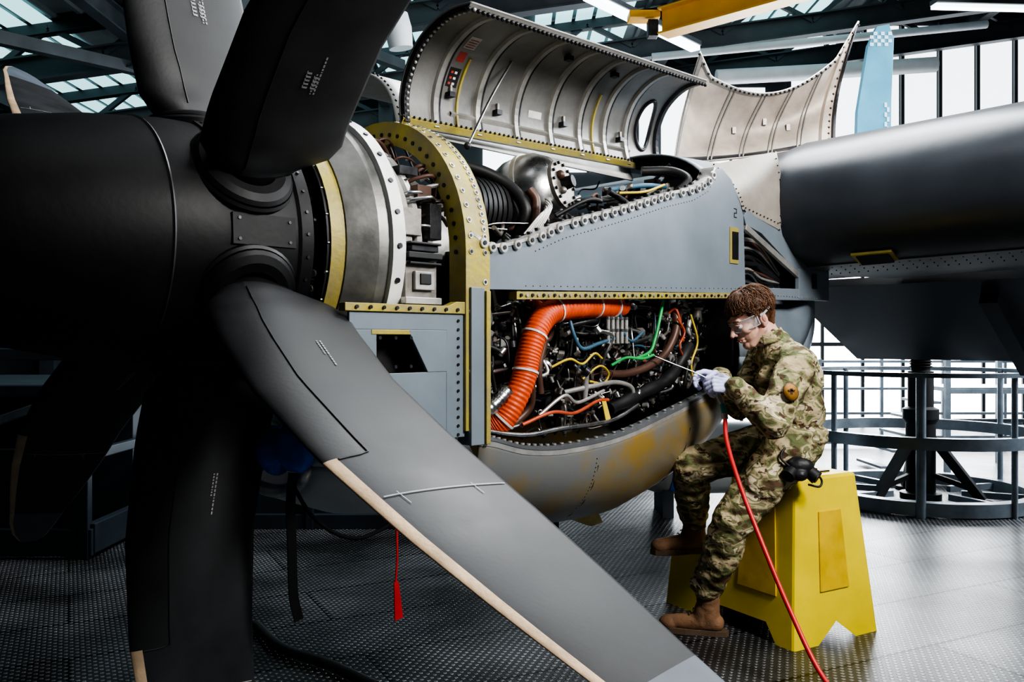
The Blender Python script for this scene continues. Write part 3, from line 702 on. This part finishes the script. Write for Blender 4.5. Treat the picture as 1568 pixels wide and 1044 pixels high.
for i in range(90):
    l_=.55+(i//3)*.05; p=N(3.2+(i%3)*.05,l_,1.682-.013*(i%3)+.02*l_-.002); mb.ell(p,.004,'dark',seg=6,rings=4)
def rootf(u,v):
    a=V((2.28,.43,2.13)).lerp(V((2.82,.48,2.27)),u); b=V((2.44,.506,1.93)).lerp(V((2.80,.512,1.86)),u); p=a.lerp(b,v)
    return N(p.x,p.y+.03*math.sin(math.pi*v)*(1-u*.3),p.z)
mb.grid(rootf,12,8,'fairing')
for i in range(12): mb.ell(rootf(i/11,.93)+Lt*.004,.004,'dark',seg=6,rings=4); mb.ell(rootf(.04,i/11)+Lt*.004,.004,'dark',seg=6,rings=4); mb.ell(rootf(.96,i/11)+Lt*.004,.004,'dark',seg=6,rings=4)
mb.build('wing_details',wing)
mb=MB()
mb.prism([N(4.3,-.25,1.66),N(4.45,-.25,1.72),N(5.5,-.25,1.30),N(5.48,-.25,1.16)],Lt*6,'wing')
mb.beam(N(4.45,1.0,1.58),N(5.3,1.0,1.12),.10,.12,'wing'); mb.beam(N(4.45,2.6,1.58),N(5.3,2.6,1.12),.10,.12,'wing')
mb.build('lowered_flap',wing)
fin=empty('tail_fin'); mb=MB()
fp=[V((2.84,7.2,2.6)),V((2.86,7.2,3.2)),V((2.95,7.2,3.75)),V((3.02,7.2,3.90)),V((3.12,7.2,3.92)),V((3.16,7.2,3.8)),V((3.14,7.2,3.3)),V((3.13,7.2,2.6)),V((3.13,7.2,2.2)),V((2.84,7.2,2.2))]
mb.prism(fp,V((0,.06,0)),'fin')
for i in range(6):
    for j in range(4):
        if (i+j)%2: mb.box((2.975+.03*i,7.197,3.84-.03*j),(.03,.004,.03),'finw')
for j in range(9): mb.box((3.09+.02*(j%2),7.197,3.25-.04*j),(.02,.004,.04),'finw')
mb.build('fin_body',fin,bevel=.012)
# ================================================================= INTAKE PLUG, STRAPS
plug=empty('intake_plug'); 
u_=[('e',N(.195,.20,.965),(.060,.060,.085)),('e',N(.195,.09,.94),(.065,.065,.08)),('e',N(.195,-.04,.93),(.065,.065,.08)),('e',N(.195,.235,.94),(.045,.045,.06))]
union('plug_cushion',u_,.010,'bluecap',plug,fold=.006,ff=14)
strp=empty('retaining_strap'); mb=MB()
def ribbon(pts,w,th,k,wd):
    P=catmull(pts,6); wd=V(wd).normalized()
    for a,b in zip(P,P[1:]): mb.beam(a,b,w,th,k,up=wd)
ribbon([N(.18,.22,.88),N(.165,.23,.78),N(.17,.23,.65),N(.175,.23,.50),N(.195,.23,.41)],.032,.005,'strap',Lt)
mb.tube([N(.18,.22,.84),N(.24,.23,.74),N(.32,.25,.67),N(.42,.25,.64),N(.52,.25,.66),N(.57,.26,.69)],.007,'strap',8)
mb.build('strap_webbing',strp)
stm=empty('warning_streamer'); mb=MB()
ribbon([N(.55,.275,.685),N(.552,.275,.56),N(.55,.27,.47)],.007,.003,'redcloth',Lt)
mb.prism([N(.54,.27,.47),N(.56,.27,.47),N(.575,.275,.345),N(.54,.275,.34)],Lt*.004,'redcloth')
mb.build('streamer_ribbon',stm)
# ================================================================= STOOL
st=empty('step_stool'); mb=MB()
F0=V((1.18,3.64,0)); wv=V((.862,.506,0)).normalized(); dv=V((-.506,.862,0)).normalized(); W=.54; DD=.82; H=.71; SH=.29; D1=.44
def S(w,d,z):
    t=z/H; wi=w+.075*t*(1-2*w/W); di=d+.06*t*(1-d/D1 if d<D1 else 0)-(.03*t*(d-D1)/(DD-D1) if d>D1 else 0)
    return F0+wv*wi+dv*di+Z*z
side=[(0,0),(.10,0),(.16,.08),(.56,.08),(.62,0),(DD,0),(DD,SH),(D1,SH),(D1,H),(0,H)]
fr=[(0,0),(.15,0),(.27,.085),(.39,0),(W,0),(W,H),(0,H)]
for w in (0,W): mb.add([S(w,d,z) for d,z in side],[tuple(range(len(side)))],'stool')
mb.add([S(w,0,z) for w,z in fr],[tuple(range(len(fr)))],'stool')
mb.add([S(w,DD,z) for w,z in [(0,0),(.15,0),(.2,.05),(.34,.05),(.39,0),(W,0),(W,SH),(0,SH)]],[tuple(range(8))],'stool')
mb.add([S(0,0,H),S(W,0,H),S(W,D1,H),S(0,D1,H)],[(0,1,2,3)],'stool')
mb.add([S(0,D1,SH),S(W,D1,SH),S(W,DD,SH),S(0,DD,SH)],[(0,1,2,3)],'stool')
mb.add([S(0,D1,SH),S(W,D1,SH),S(W,D1,H),S(0,D1,H)],[(0,1,2,3)],'stool')
mb.build('stool_body',st,bevel=.014,weld=True)
mb=MB()
def slab(fn,pts,n,k):
    P=[fn(*p) for p in pts]; mb.prism(P,n,k)
slab(lambda w,z:S(w,0,z)-dv*.001,[(.17,.22),(.37,.22),(.36,.56),(.18,.56)],-dv*.007,'stool_p')
slab(lambda d,z:S(0,d,z)-wv*.001,[(.10,.20),(.34,.20),(.33,.58),(.12,.58)],-wv*.006,'stool_p')
for q in (.08,.16,.24,.32):
    slab(lambda w,d:S(w,d,H)+Z*.0,[(.12,q),(W-.12,q),(W-.12,q+.03),(.12,q+.03)],Z*.006,'black')
mb.build('stool_panels_and_treads',st,bevel=.003)
# ================================================================= MECHANIC
man=empty('mechanic')
hn=V((1.21,3.78,.83)); hf=V((1.20,3.98,.84)); kn=V((.945,3.74,.535)); an=V((.865,3.86,.14))
kf=V((.80,3.90,.735)); af=V((.865,4.14,.41))
sn_=V((1.215,3.71,1.20)); sf=V((1.165,4.04,1.22)); en=V((1.075,3.585,.965)); ef=V((1.05,4.03,1.0))
wn=V((.945,3.70,1.105)); wf_=V((.915,3.86,1.14))
body=[('e',(1.24,3.88,.85),(.135,.18,.12)),('e',(1.255,3.88,1.00),(.125,.165,.15)),('e',(1.235,3.88,1.13),(.135,.185,.16)),('e',(1.20,3.88,1.225),(.105,.155,.085)),
 ('c',(1.20,3.88,1.24),(1.155,3.88,1.305),.078,.062),
 ('e',(1.245,3.88,.90),(.150,.190,.040)),('e',(1.245,3.88,.87),(.152,.193,.025)),
 ('c',sn_+V((0,.03,0)),(1.20,3.85,1.25),.075,.07),('c',sf,(1.18,3.9,1.25),.072,.07),
 ('c',sn_,en,.078,.066),('c',en,wn.lerp(en,.12),.064,.044),('c',wn.lerp(en,.05),wn.lerp(en,.16),.048,.046),
 ('c',sf,ef,.072,.062),('c',ef,wf_.lerp(ef,.12),.058,.042),('c',wf_.lerp(ef,.05),wf_.lerp(ef,.16),.046,.045),
 ('c',hn,kn,.110,.085),('c',kn,kn.lerp(an,.4),.080,.082),('c',kn.lerp(an,.4),an+V((0,0,.07)),.080,.068),
 ('c',hf,kf,.105,.082),('c',kf,kf.lerp(af,.4),.076,.076),('c',kf.lerp(af,.4),af+V((0,0,.05)),.074,.064),
 ('e',an+V((0,0,.085)),(.076,.076,.038)),('e',af+V((0,0,.06)),(.070,.070,.035)),
 ('e',(1.07,3.675,.70),(.075,.03,.075)),('e',(1.12,3.80,1.14),(.05,.05,.05))]
union('camouflage_uniform',body,.008,'camo',man,fold=.0095,ff=14,smooth=2)
mb=MB()
pn=V((.12,-.97,.30)).normalized(); pc=V((1.140,3.558,1.092)); 
px_=V((0,0,1)).cross(pn).normalized(); py_=pn.cross(px_)
for sc_,k,o in ((1,'patch2',.004),(.88,'patch',.006)):
    vs=[pc+pn*o]+[pc+pn*(o-.006)+px_*.034*sc_*math.cos(a*math.pi/10)+py_*.040*sc_*math.sin(a*math.pi/10) for a in range(20)]
    mb.add(vs,[(0,1+a,1+(a+1)%20) for a in range(20)],k,True)
mb.box(pc+pn*.0075,(.008,.003,.024),'patch2'); mb.box(pc+pn*.0075+Z*.004,(.026,.003,.006),'patch2')
mb.build('sleeve_patch',man,solid=.002)
mb=MB()
def col(u,v):
    a=2*math.pi*u; c=V((1.150,3.88,1.295)); return c+V((math.cos(a)*(.068-.006*v)-.018*v,math.sin(a)*(.072-.006*v),.02*math.cos(a)+.045*v))
mb.grid(col,28,4,'camo'); mb.build('collar',man,solid=.008)
def boot(name,ank,fwd,sole_z,shaft):
    f=V(fwd).normalized(); sd=V((-f.y,f.x,0)); g=V((ank.x,ank.y,sole_z))
    rt=Matrix((f,sd,Z)).transposed()
    pr=[('c',g+Z*.055-f*.035,g+Z*.05+f*.05,.040,.042),('c',g+Z*.05+f*.05,g+Z*.042+f*.155,.043,.034),('e',g+f*.165+Z*.038,(.048,.046,.034),rt),
        ('c',g+Z*.07-f*.01,shaft,.046,.055),('c',g+Z*.06+f*.02,g+Z*.11+f*.01,.045,.046)]
    union(name,pr,.006,'bootl',man,fold=.0015,ff=30,smooth=3)
    mb=MB(); out=[(-.085,-.025),(-.095,0),(-.085,.025),(-.04,.034),(.02,.036),(.09,.046),(.16,.046),(.20,.030),(.216,0),(.20,-.030),(.16,-.046),(.09,-.046),(.02,-.036),(-.04,-.034)]
    mb.prism([g+f*a+sd*b+Z*.001 for a,b in out],Z*.026,'sole')
    for i in range(5):
        p=g+f*(.075-.017*i)+Z*(.088+.014*i); mb.tube([p-sd*.024,p+Z*.008+f*.003,p+sd*.024],.0028,'sole',6,3)
    mb.build(name+'_sole_and_laces',man,bevel=.004)
boot('boot_planted',an+V((.0,0,0)),(-.93,.30,0),0.0,an+V((0,0,.09)))
boot('boot_on_step',af,(-.95,-.15,0),SH+.004,af+V((0,0,.05)))
HO=V((1.062,3.875,1.400))
fwd=V((-.95,-.22,0)).normalized(); leftv=Z.cross(fwd).normalized()
pit=rad(28); Fh=(fwd*math.cos(pit)-Z*math.sin(pit)); Uh=(Z*math.cos(pit)+fwd*math.sin(pit)); 
HR=Matrix((Fh,leftv,Uh)).transposed()
def h(x,y,z): return HO+HR@V((x,y,z))
hp=[('e',h(-.012,0,.032),(.096,.076,.088),HR),('e',h(.030,0,-.035),(.058,.056,.078),HR),('e',h(.062,0,-.098),(.026,.030,.022),HR),
 ('c',h(.088,0,.008),h(.114,0,-.028),.0085,.0115),('e',h(.100,.011,-.033),(.011,.009,.008),HR),('e',h(.100,-.011,-.033),(.011,.009,.008),HR),
 ('e',h(.083,0,-.057),(.016,.026,.009),HR),('e',h(.080,0,-.071),(.015,.023,.009),HR),
 ('c',h(.078,-.034,.022),h(.078,.034,.022),.014,.014),('e',h(.058,.043,-.022),(.028,.022,.022),HR),('e',h(.058,-.043,-.022),(.028,.022,.022),HR),
 ('c',h(-.005,.052,-.055),h(.055,.022,-.098),.020,.018),('c',h(-.005,-.052,-.055),h(.055,-.022,-.098),.020,.018),
 ('c',h(-.035,0,-.045),V((1.155,3.88,1.285)),.054,.058)]
for s_ in (1,-1):
    hp+=[('e',h(-.016,.080*s_,-.012),(.019,.009,.031),HR),('e',h(-.010,.077*s_,-.036),(.010,.008,.012),HR)]
union('head',hp,.0032,'skin',man,smooth=2)
mb=MB()
for s_ in(1,-1):
    mb.ell(h(.078,.031*s_,.000),.0125,'eye'); mb.ell(h(.0885,.032*s_,-.001),(.003,.005,.005),'black',HR)
    mb.tube([h(.088,.018*s_,.008),h(.092,.031*s_,.011),h(.083,.045*s_,.006)],.003,'skin',6); mb.tube([h(.093,.016*s_,.024),h(.092,.032*s_,.029),h(.08,.047*s_,.024)],.0035,'hair',6)
    mb.ell(h(-.014,.0885*s_,-.010),(.008,.003,.015),'lip',HR)
mb.tube([h(.0975,-.018,-.064),h(.099,0,-.063),h(.0975,.018,-.064)],.0028,'lip',6)
mb.build('face_details',man)
random.seed(3)
hq=[('e',h(-.022,0,.046),(.098,.082,.084),HR),('e',h(-.062,0,.002),(.054,.070,.062),HR),('c',h(-.085,.0,-.02),h(-.085,0,-.05),.030,.020),('c',h(-.06,.045,-.02),h(-.065,.04,-.055),.022,.012),('c',h(-.06,-.045,-.02),h(-.065,-.04,-.055),.022,.012)]
for s_ in(1,-1): hq.append(('c',h(-.03,.074*s_,.045),h(-.004,.078*s_,.022),.013,.007))
union('hair_base',hq,.004,'hair',man,fold=.002,ff=40,smooth=3)
mb=MB()
for i in range(1900):
    th=random.uniform(0,2*math.pi); c0=V((-.022,0,.046)); R3=V((.101,.085,.087))
    el0=rad(random.uniform(10,88)); ln=random.uniform(.6,1.25); pts=[]
    wob=random.uniform(-.3,.3); lift=random.uniform(.0,.016); ft=rad(random.uniform(2,24)); bt=rad(-random.uniform(30,62)); sdt=rad(-random.uniform(-4,18))
    for k in range(6):
        el=el0-ln*k/5; a=th+wob*k/5+.10*math.sin(1.3*k+i)
        ca=math.cos(a)
        lim=ft if ca>.45 else (bt if ca<-.25 else sdt)
        el=max(el,lim)
        d=V((math.cos(el)*math.cos(a),math.cos(el)*math.sin(a),math.sin(el)))
        p=V((c0.x+R3.x*d.x,c0.y+R3.y*d.y,c0.z+R3.z*d.z))+d*(lift*math.sin(k/5*2.6)+.0015)
        pts.append(h(*p))
    mb.tube(pts,lambda t:.0024*(1-t*.8),'hair',4,2)
mb.build('hair_strands',man)
mb=MB()
def lens(u,v,off=0):
    a=rad(-80+160*u); r=.104+off; nose=.012*max(0,1-abs(u-.5)/.08)*(1-v)
    return h(-.008+r*math.cos(a)*1.03,(.083+off)*math.sin(a),-.024+nose+.046*v)
mb.grid(lens,24,4,'lens'); mb.build('goggle_lens',man,solid=.0015)
mb=MB()
for v in (0,1): mb.tube([lens(i/20,v) for i in range(21)],.0026,'gframe',8,1,False)
for u in (0,1): mb.tube([lens(u,i/4) for i in range(5)],.0040,'gframe',8,1,False)
for i in range(20):
    a0=rad(80+200*i/20); a1=rad(80+200*(i+1)/20); q=[]
    for a in(a0,a1):
        q+= [h(-.015+.108*math.cos(a)-.006,.093*math.sin(a),.012+dz+.03*max(0,-math.cos(a))) for dz in(-.005,.005)]
    mb.add(q,[(0,1,3,2)],'gframe',True)
mb.build('goggle_frame_and_strap',man)
def hand(name,wr,dirv,pn,ts,curl,spread=.021,tcurl=.6):
    d=V(dirv).normalized(); p=V(pn); p=(p-d*p.dot(d)).normalized(); sd=d.cross(p)*ts
    pr=[('c',wr-d*.03,wr+d*.02,.030,.029)]
    for i,(o,ln) in enumerate(((.030,.070),(.010,.080),(-.010,.074),(-.028,.058))):
        k=wr+d*(.088-.004*abs(i-1))+sd*o
        pr.append(('c',wr+d*.015+sd*o*.55,k,.0165,.0125))
        a=0; q=k; seg=[.45,.31,.24]; rr=[.0108,.0098,.0088,.0076]
        for j in range(3):
            a+=curl[i][j]; v=d*math.cos(a)+p*math.sin(a)+sd*(o*1.2 if j==0 else 0); v.normalize()
            e=q+v*ln*1.12*seg[j]; pr.append(('c',q,e,rr[j],rr[j+1])); q=e
    t0=wr+d*.022+sd*.024; t1=t0+(d*.55+sd*.75+p*.35).normalized()*.042; t2=t1+(d*.85+sd*.05+p*tcurl).normalized()*.032; t3=t2+(d*.75-sd*.25+p*tcurl).normalized()*.026
    pr+= [('c',t0,t1,.0165,.0128),('c',t1,t2,.0122,.0108),('c',t2,t3,.0106,.0085)]
    union(name,pr,.0028,'glove',man,fold=.0008,ff=70,smooth=2)
hand('glove_near_hand',wn,(-.93,.12,.12),(.1,.75,-.55),-1,[(.55,.75,.4),(.75,.95,.5),(.85,1.0,.6),(.95,1.0,.6)])
hand('glove_far_hand',wf_,(-.95,-.22,.12),(.0,-.55,-.85),1,[(.35,.55,.3),(.55,.8,.45),(.75,.9,.5),(.85,1.0,.6)])
union('belt_respirator',[('e',(1.215,3.655,.770),(.055,.028,.040)),('e',(1.205,3.64,.740),(.034,.026,.026)),('c',(1.17,3.66,.79),(1.24,3.69,.83),.014,.012)],.005,'black',man,fold=.001,ff=60,smooth=2)
mb=MB()
mb.cyl((1.175,3.655,.755),(1.150,3.635,.735),.028,.030,'black',20); mb.cyl((1.250,3.65,.750),(1.272,3.632,.728),.028,.030,'black',20)
mb.cyl((1.150,3.635,.735),(1.147,3.632,.733),.022,.022,'dark',20); mb.cyl((1.272,3.632,.728),(1.275,3.630,.726),.022,.022,'dark',20)
mb.tube([V((1.17,3.65,.77)),V((1.13,3.66,.81)),V((1.16,3.68,.85)),V((1.22,3.69,.84))],.005,'black',8)
mb.tube([V((1.25,3.64,.76)),V((1.30,3.66,.72)),V((1.29,3.65,.69)),V((1.24,3.64,.70))],.005,'black',8)
mb.build('respirator_filters',man)
hose=empty('air_hose_with_spray_wand'); mb=MB()
mb.tube([V((.885,3.765,1.075)),V((.86,3.765,1.125)),V((.80,3.765,1.16)),V((.70,3.76,1.20)),V((.615,3.755,1.235))],.0032,'steel',8)
mb.cyl((.905,3.745,1.03),(.88,3.765,1.09),.012,.013,'lmetal',14); mb.cyl((.912,3.735,.99),(.905,3.745,1.03),.012,.012,'teal',14); mb.cyl((.913,3.73,.965),(.912,3.735,.99),.014,.014,'steel',6)
mb.build('spray_wand',hose)
mb=MB()
mb.tube([V((.913,3.73,.97)),V((.905,3.66,.87)),V((.93,3.53,.70)),V((.985,3.40,.49)),V((1.05,3.28,.28)),V((1.12,3.13,.09)),V((1.20,2.95,.013)),V((1.34,2.65,.013)),V((1.6,2.4,.013))],.0095,'red',12,10)
mb.build('red_hose',hose)
# ================================================================= JACK
jk=empty('aircraft_jack'); mb=MB(); jc=V((3.38,7.2,0))
def ring(c,R_,w,hh,k,seg=64):
    mb.lathe([(0,R_-w),(0,R_),(hh,R_),(hh,R_-w),(0,R_-w)],c,Z,k,seg)
ring(jc+Z*.01,.88,.10,.10,'rail'); ring(jc+Z*.50,.92,.07,.09,'rail'); ring(jc+Z*1.03,.92,.035,.035,'rail')
for j in range(8):
    a=rad(j*45+20); p=jc+V((math.cos(a),math.sin(a),0))*.88
    mb.cyl(p,p+Z*1.05,.035 if j%2 else .022,.035 if j%2 else .022,'rail',10)
    mb.beam(jc+V((math.cos(a),math.sin(a),0))*.3+Z*.06,p+Z*.06,.04,.05,'rail')
mb.lathe([(0,.16),(.05,.16),(.06,.115),(.62,.115),(.66,.14),(.74,.14),(.76,.10),(1.05,.10),(1.06,.075),(1.75,.075),(1.76,.0)],jc,Z,'black',32)
for i in range(12): mb.lathe([(1.08+.022*i,.075),(1.09+.022*i,.095),(1.10+.022*i,.075)],jc,Z,'black',24)
for a in (200,320,80):
    d=V((math.cos(rad(a)),math.sin(rad(a)),0)); mb.beam(jc+d*.10+Z*.50,jc+d*.46+Z*.03,.07,.07,'black'); mb.cyl(jc+d*.46,jc+d*.46+Z*.03,.09,.08,'black',16)
    mb.beam(jc+d*.1+Z*.2,jc+d*.38+Z*.12,.04,.04,'black')
mb.build('jack_frame',jk)
# ================================================================= RAILINGS / SCAFFOLD BACKGROUND
gr=empty('guard_railing'); mb=MB()
for y0,x0,x1 in ((10.6,1.5,7.5),):
    for z_ in (.10,.42,.72,1.05): mb.beam((x0,y0,z_),(x1,y0,z_),.03,.03 if z_>.2 else .10,'rail')
    x=x0
    while x<=x1+.01:
        mb.beam((x,y0,0),(x,y0,1.08),.035,.035,'rail'); x+=.75
mb.build('railing_frame',gr)
sc2=empty('work_platform'); mb=MB()
for x in (4.3,5.2,6.1): 
    for y in (8.6,9.3): mb.beam((x,y,0),(x,y,1.25),.05,.05,'rail')
for z_ in (.45,.8,1.2):
    mb.beam((4.3,8.6,z_),(6.1,8.6,z_),.04,.04,'rail'); mb.beam((4.3,9.3,z_),(6.1,9.3,z_),.04,.04,'rail')
mb.box((5.2,8.95,.82),(1.8,.7,.04),'rail'); 
for i in range(5): mb.beam((3.7+.12*i,8.6,.16*i+.05),(3.7+.12*i,9.2,.16*i+.05),.12,.025,'rail')
mb.build('platform_frame',sc2)
ms=empty('maintenance_stand'); mb=MB()
for x in (-3.6,-2.55): mb.beam((x,5.2,0),(x,5.2,1.25),.06,.06,'stand')
for z_ in (.10,.62,1.0,1.22): mb.beam((-5,5.2,z_),(-2.5,5.2,z_),.05,.07 if z_>.2 else .16,'stand')
mb.box((-3.8,5.35,.36),(2.4,.04,.5),'stand'); mb.beam((-3.55,5.15,.65),(-2.55,5.15,1.0),.03,.05,'rail')
mb.beam((-2.52,5.2,.12),(-2.52,7.6,.12),.06,.18,'stand'); mb.beam((-2.52,5.2,.62),(-2.52,7.6,.62),.05,.06,'stand')
mb.box((-3.8,6.2,1.0),(2.6,1.6,.06),'stand')
for x in (-4.6,-3.2): mb.box((x,6.6,.5),(1.0,.8,.9),'stand')
mb.build('stand_frame',ms,bevel=.006)
ms2=empty('platform_barrier'); mb=MB()
mb.box((-1.0,6.1,.28),(2.6,.06,.55),'stand'); mb.beam((-2.3,6.05,.58),(.3,6.05,.58),.05,.05,'rail'); mb.beam((-2.3,6.05,.05),(.3,6.05,.05),.06,.1,'stand')
for x in (-2.3,-1.4,-.5,.3): mb.beam((x,6.03,0),(x,6.03,.6),.05,.05,'stand')
mb.build('barrier_panel',ms2,bevel=.004)
eq=empty('ground_support_tank'); mb=MB()
mb.lathes([(-.55,0),(-.54,.15),(-.48,.24),(-.38,.27),(.38,.27),(.48,.24),(.54,.15),(.55,0)],V((1.5,6.6,.42)),V((1,.1,0)),'pipe',32)
for x in (-.35,.35): mb.box((1.5+x,6.6,.1),(.08,.4,.2),'stand'); 
mb.lathe([(-.36,.272),(-.36,.28),(-.32,.28),(-.32,.272)],V((1.5,6.6,.42)),V((1,.1,0)),'bluecap',32)
mb.build('tank_body',eq)
# ================================================================= ROOM
X0,X1,Y0,Y1=-8,8.5,-4,13.5
mb=MB()
ox0,ox1,oy0,oy1=-1.65,-.45,2.1,3.12
def slabf(a,b,c,d): mb.box(((a+b)/2,(c+d)/2,-.03),(b-a,d-c,.06),'floor')
slabf(X0,X1,oy1,Y1); slabf(X0,X1,Y0,oy0); slabf(X0,ox0,oy0,oy1); slabf(ox1,X1,oy0,oy1)
mb.box(((ox0+ox1)/2,(oy0+oy1)/2,-1.2),(ox1-ox0+.2,oy1-oy0+.2,.05),'floor')
mb.build('floor')
mb=MB()
def rz(x): return 5.5+.14*x
def roofp(x,y,dz=0): return V((x,y,rz(x)+dz))
mb.add([roofp(X0,Y0),roofp(X1,Y0),roofp(X1,Y1),roofp(X0,Y1)],[(0,1,2,3)],'ceil')
x=X0
while x<X1:
    mb.beam(roofp(x,Y0,-.02),roofp(x,Y1,-.02),.05,.05,'ceil'); x+=.28
mb.build('ceiling')
mb=MB()
for x0,x1,y0,y1 in ((-2.9,-1.0,8.2,13.3),(-6.8,-5.0,7.5,13.2),(.3,1.6,9.5,13.2),(3.2,4.3,9.2,13.2)):
    x=x0
    while x<x1:
        mb.add([roofp(x,y0,-.06),roofp(x+.22,y0,-.06),roofp(x+.22,y1,-.06),roofp(x,y1,-.06)],[(0,1,2,3)],'sky'); x+=.27
mb.build('window_skylight')
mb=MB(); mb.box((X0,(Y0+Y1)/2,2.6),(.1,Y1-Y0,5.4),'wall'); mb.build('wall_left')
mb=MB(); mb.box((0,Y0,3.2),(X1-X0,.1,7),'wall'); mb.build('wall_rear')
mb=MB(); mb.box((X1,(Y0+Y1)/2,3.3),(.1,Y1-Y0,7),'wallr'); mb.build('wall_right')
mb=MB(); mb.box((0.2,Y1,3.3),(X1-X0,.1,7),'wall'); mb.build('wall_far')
mb=MB()
for i in range(9):
    x=4.55+i*.58
    if x<8.3: mb.box((x,Y1-.08,5.15),(.50,.02,2.0),'win')
mb.build('window_1')
mb=MB()
for i in range(10): mb.box((2.6+i*.62,Y1-.08,1.2),(.57,.02,2.3),'win2')
mb.build('window_2')
mb=MB()
for i in range(8): mb.box((-.2+i*.55,Y1-.08,4.55),(.5,.02,1.3),'win')
mb.build('window_3')
mb=MB()
for i in range(11): mb.beam((2.29+i*.62,Y1-.1,0),(2.29+i*.62,Y1-.1,2.4),.05,.06,'beam')
mb.beam((2.2,Y1-.1,2.45),(8.4,Y1-.1,2.45),.1,.2,'beam'); mb.beam((2.2,Y1-.1,1.25),(8.4,Y1-.1,1.25),.05,.06,'beam')
for i in range(9): mb.beam((4.26+i*.58,Y1-.12,4.1),(4.26+i*.58,Y1-.12,6.2),.05,.05,'beam')
mb.build('trim_1')
rs_=empty('roof_truss'); mb=MB()
for y in (7.2,9.4,11.6,13.2):
    mb.ibeam((X0,y,rz(X0)-.55),(X1,y,rz(X1)-.55),.16,.26,'beam'); mb.ibeam((X0,y,rz(X0)-.12),(X1,y,rz(X1)-.12),.12,.14,'beam')
    x=X0
    while x<X1-1.2:
        mb.beam((x,y,rz(x)-.5),(x+.6,y,rz(x+.6)-.12),.06,.06,'beam'); mb.beam((x+.6,y,rz(x+.6)-.12),(x+1.2,y,rz(x+1.2)-.5),.06,.06,'beam'); x+=1.2
for x in (-6.3,-4.1,-1.9,-.2,2.2,5.0,7): mb.ibeam((x,6,rz(x)-.3),(x,Y1,rz(x)-.3),.14,.22,'beam')
for x in (-5.2,-3.0): mb.beam((x,6.5,rz(x)-.9),(x+1.6,11,rz(x)-.3),.12,.12,'beam')
for x in (-7,-4.1,-1.9,1.8): mb.beam((x,13.2,0),(x,13.2,rz(x)-.3),.22,.22,'beam')
mb.build('truss_members',rs_)
cr_=empty('overhead_crane_beam'); mb=MB()
mb.ibeam((1.47,8.5,4.40),(4.6,5.65,4.40),.20,.24,'crane'); mb.box((1.30,8.6,4.50),(.30,.2,.07),'crane'); mb.box((1.38,8.55,4.36),(.10,.12,.16),'dark')
mb.build('crane_girder',cr_,bevel=.006)
ll=empty('ceiling_light_strip'); mb=MB()
mb.beam((.75,8.6,4.70),(2.15,10.2,4.72),.12,.05,'tube'); mb.beam((.75,8.6,4.75),(2.15,10.2,4.77),.16,.05,'beam')
mb.build('light_strip_body',ll)
ll2=empty('ceiling_light_strip'); mb=MB()
mb.beam((4.6,9.5,4.95),(7.2,9.8,5.0),.10,.04,'tube'); mb.beam((4.6,9.5,5.0),(7.2,9.8,5.05),.14,.05,'beam'); mb.build('light_strip_body',ll2)
pp=empty('ventilation_duct'); mb=MB()
mb.tube([(2.7,11.5,4.78),(4.0,11.5,4.85),(5.6,11.5,4.95)],.10,'pipe',16); mb.tube([(1.8,11.2,4.95),(4.0,11.0,5.1),(6,11,5.3)],.05,'pipe',10); mb.tube([(2.7,11.3,4.42),(4.2,11.3,4.45)],.04,'pipe',10)
mb.build('duct_run',pp)
fl=empty('floodlight'); mb=MB()
mb.lathe([(0,0),(0,.10),(.16,.115),(.28,.10),(.30,.06),(.30,0)],V((-.93,7.3,3.75)),V((-.15,-.1,1)),'pipe',24); mb.cyl((-.97,7.27,4.05),(-1.0,7.25,4.9),.012,.012,'beam',8)
mb.tube([(-.97,7.27,4.2),(-1.5,7.4,3.95),(-2.1,7.5,4.3)],.02,'black',8)
mb.build('lamp_housing',fl)
fc=empty('floor_cable'); mb=MB(); mb.tube([(-1.15,3.9,.03),(-.95,3.6,.03),(-.72,3.42,.03),(-.5,3.2,.03)],.022,'black',8); mb.build('cable_run',fc)
# ================================================================= LIGHTS
def area(name,loc,tgt,size,pw,col=(1,1,1),sy=None):
    l=bpy.data.lights.new(name,'AREA'); l.energy=pw; l.color=col; l.size=size
    if sy: l.shape='RECTANGLE'; l.size_y=sy
    o=bpy.data.objects.new(name,l); sc.collection.objects.link(o); o.location=loc
    o.rotation_euler=(V(tgt)-V(loc)).to_track_quat('-Z','Y').to_euler(); return o
area('daylight_window_light',(6.8,6.0,4.3),(1.0,3.8,1.0),3.5,760,(.93,.97,1),2.5)
area('skylight_light',(1.2,5.2,4.9),(1.0,4.3,1.0),2.6,330,(.95,.98,1),2.0)
area('gate_light',(5.0,12.6,2.2),(2.5,6.5,.2),4,520,(.93,.97,1),2)
area('bay_fill_light',(2.5,1.2,3.3),(.8,3.7,1.2),.9,190,(1,.98,.95))  # added fill lamp, brightens the mechanic and engine bay from the front
area('blade_fill_light',(-.4,2.0,4.6),(0.2,2.0,1.2),1.4,14,(.97,.98,1))  # unseen lamp added overhead to lift the near blades
area('ceiling_bounce_light',(-2,9,1.6),(-1,10.5,5),3,60,(.8,.96,1))
w=bpy.data.worlds.new('world'); sc.world=w; w.use_nodes=True; w.node_tree.nodes['Background'].inputs[0].default_value=(.6,.7,.8,1); w.node_tree.nodes['Background'].inputs[1].default_value=.3
try:
    sc.view_settings.look='AgX - High Contrast'
except Exception as e: print(e)
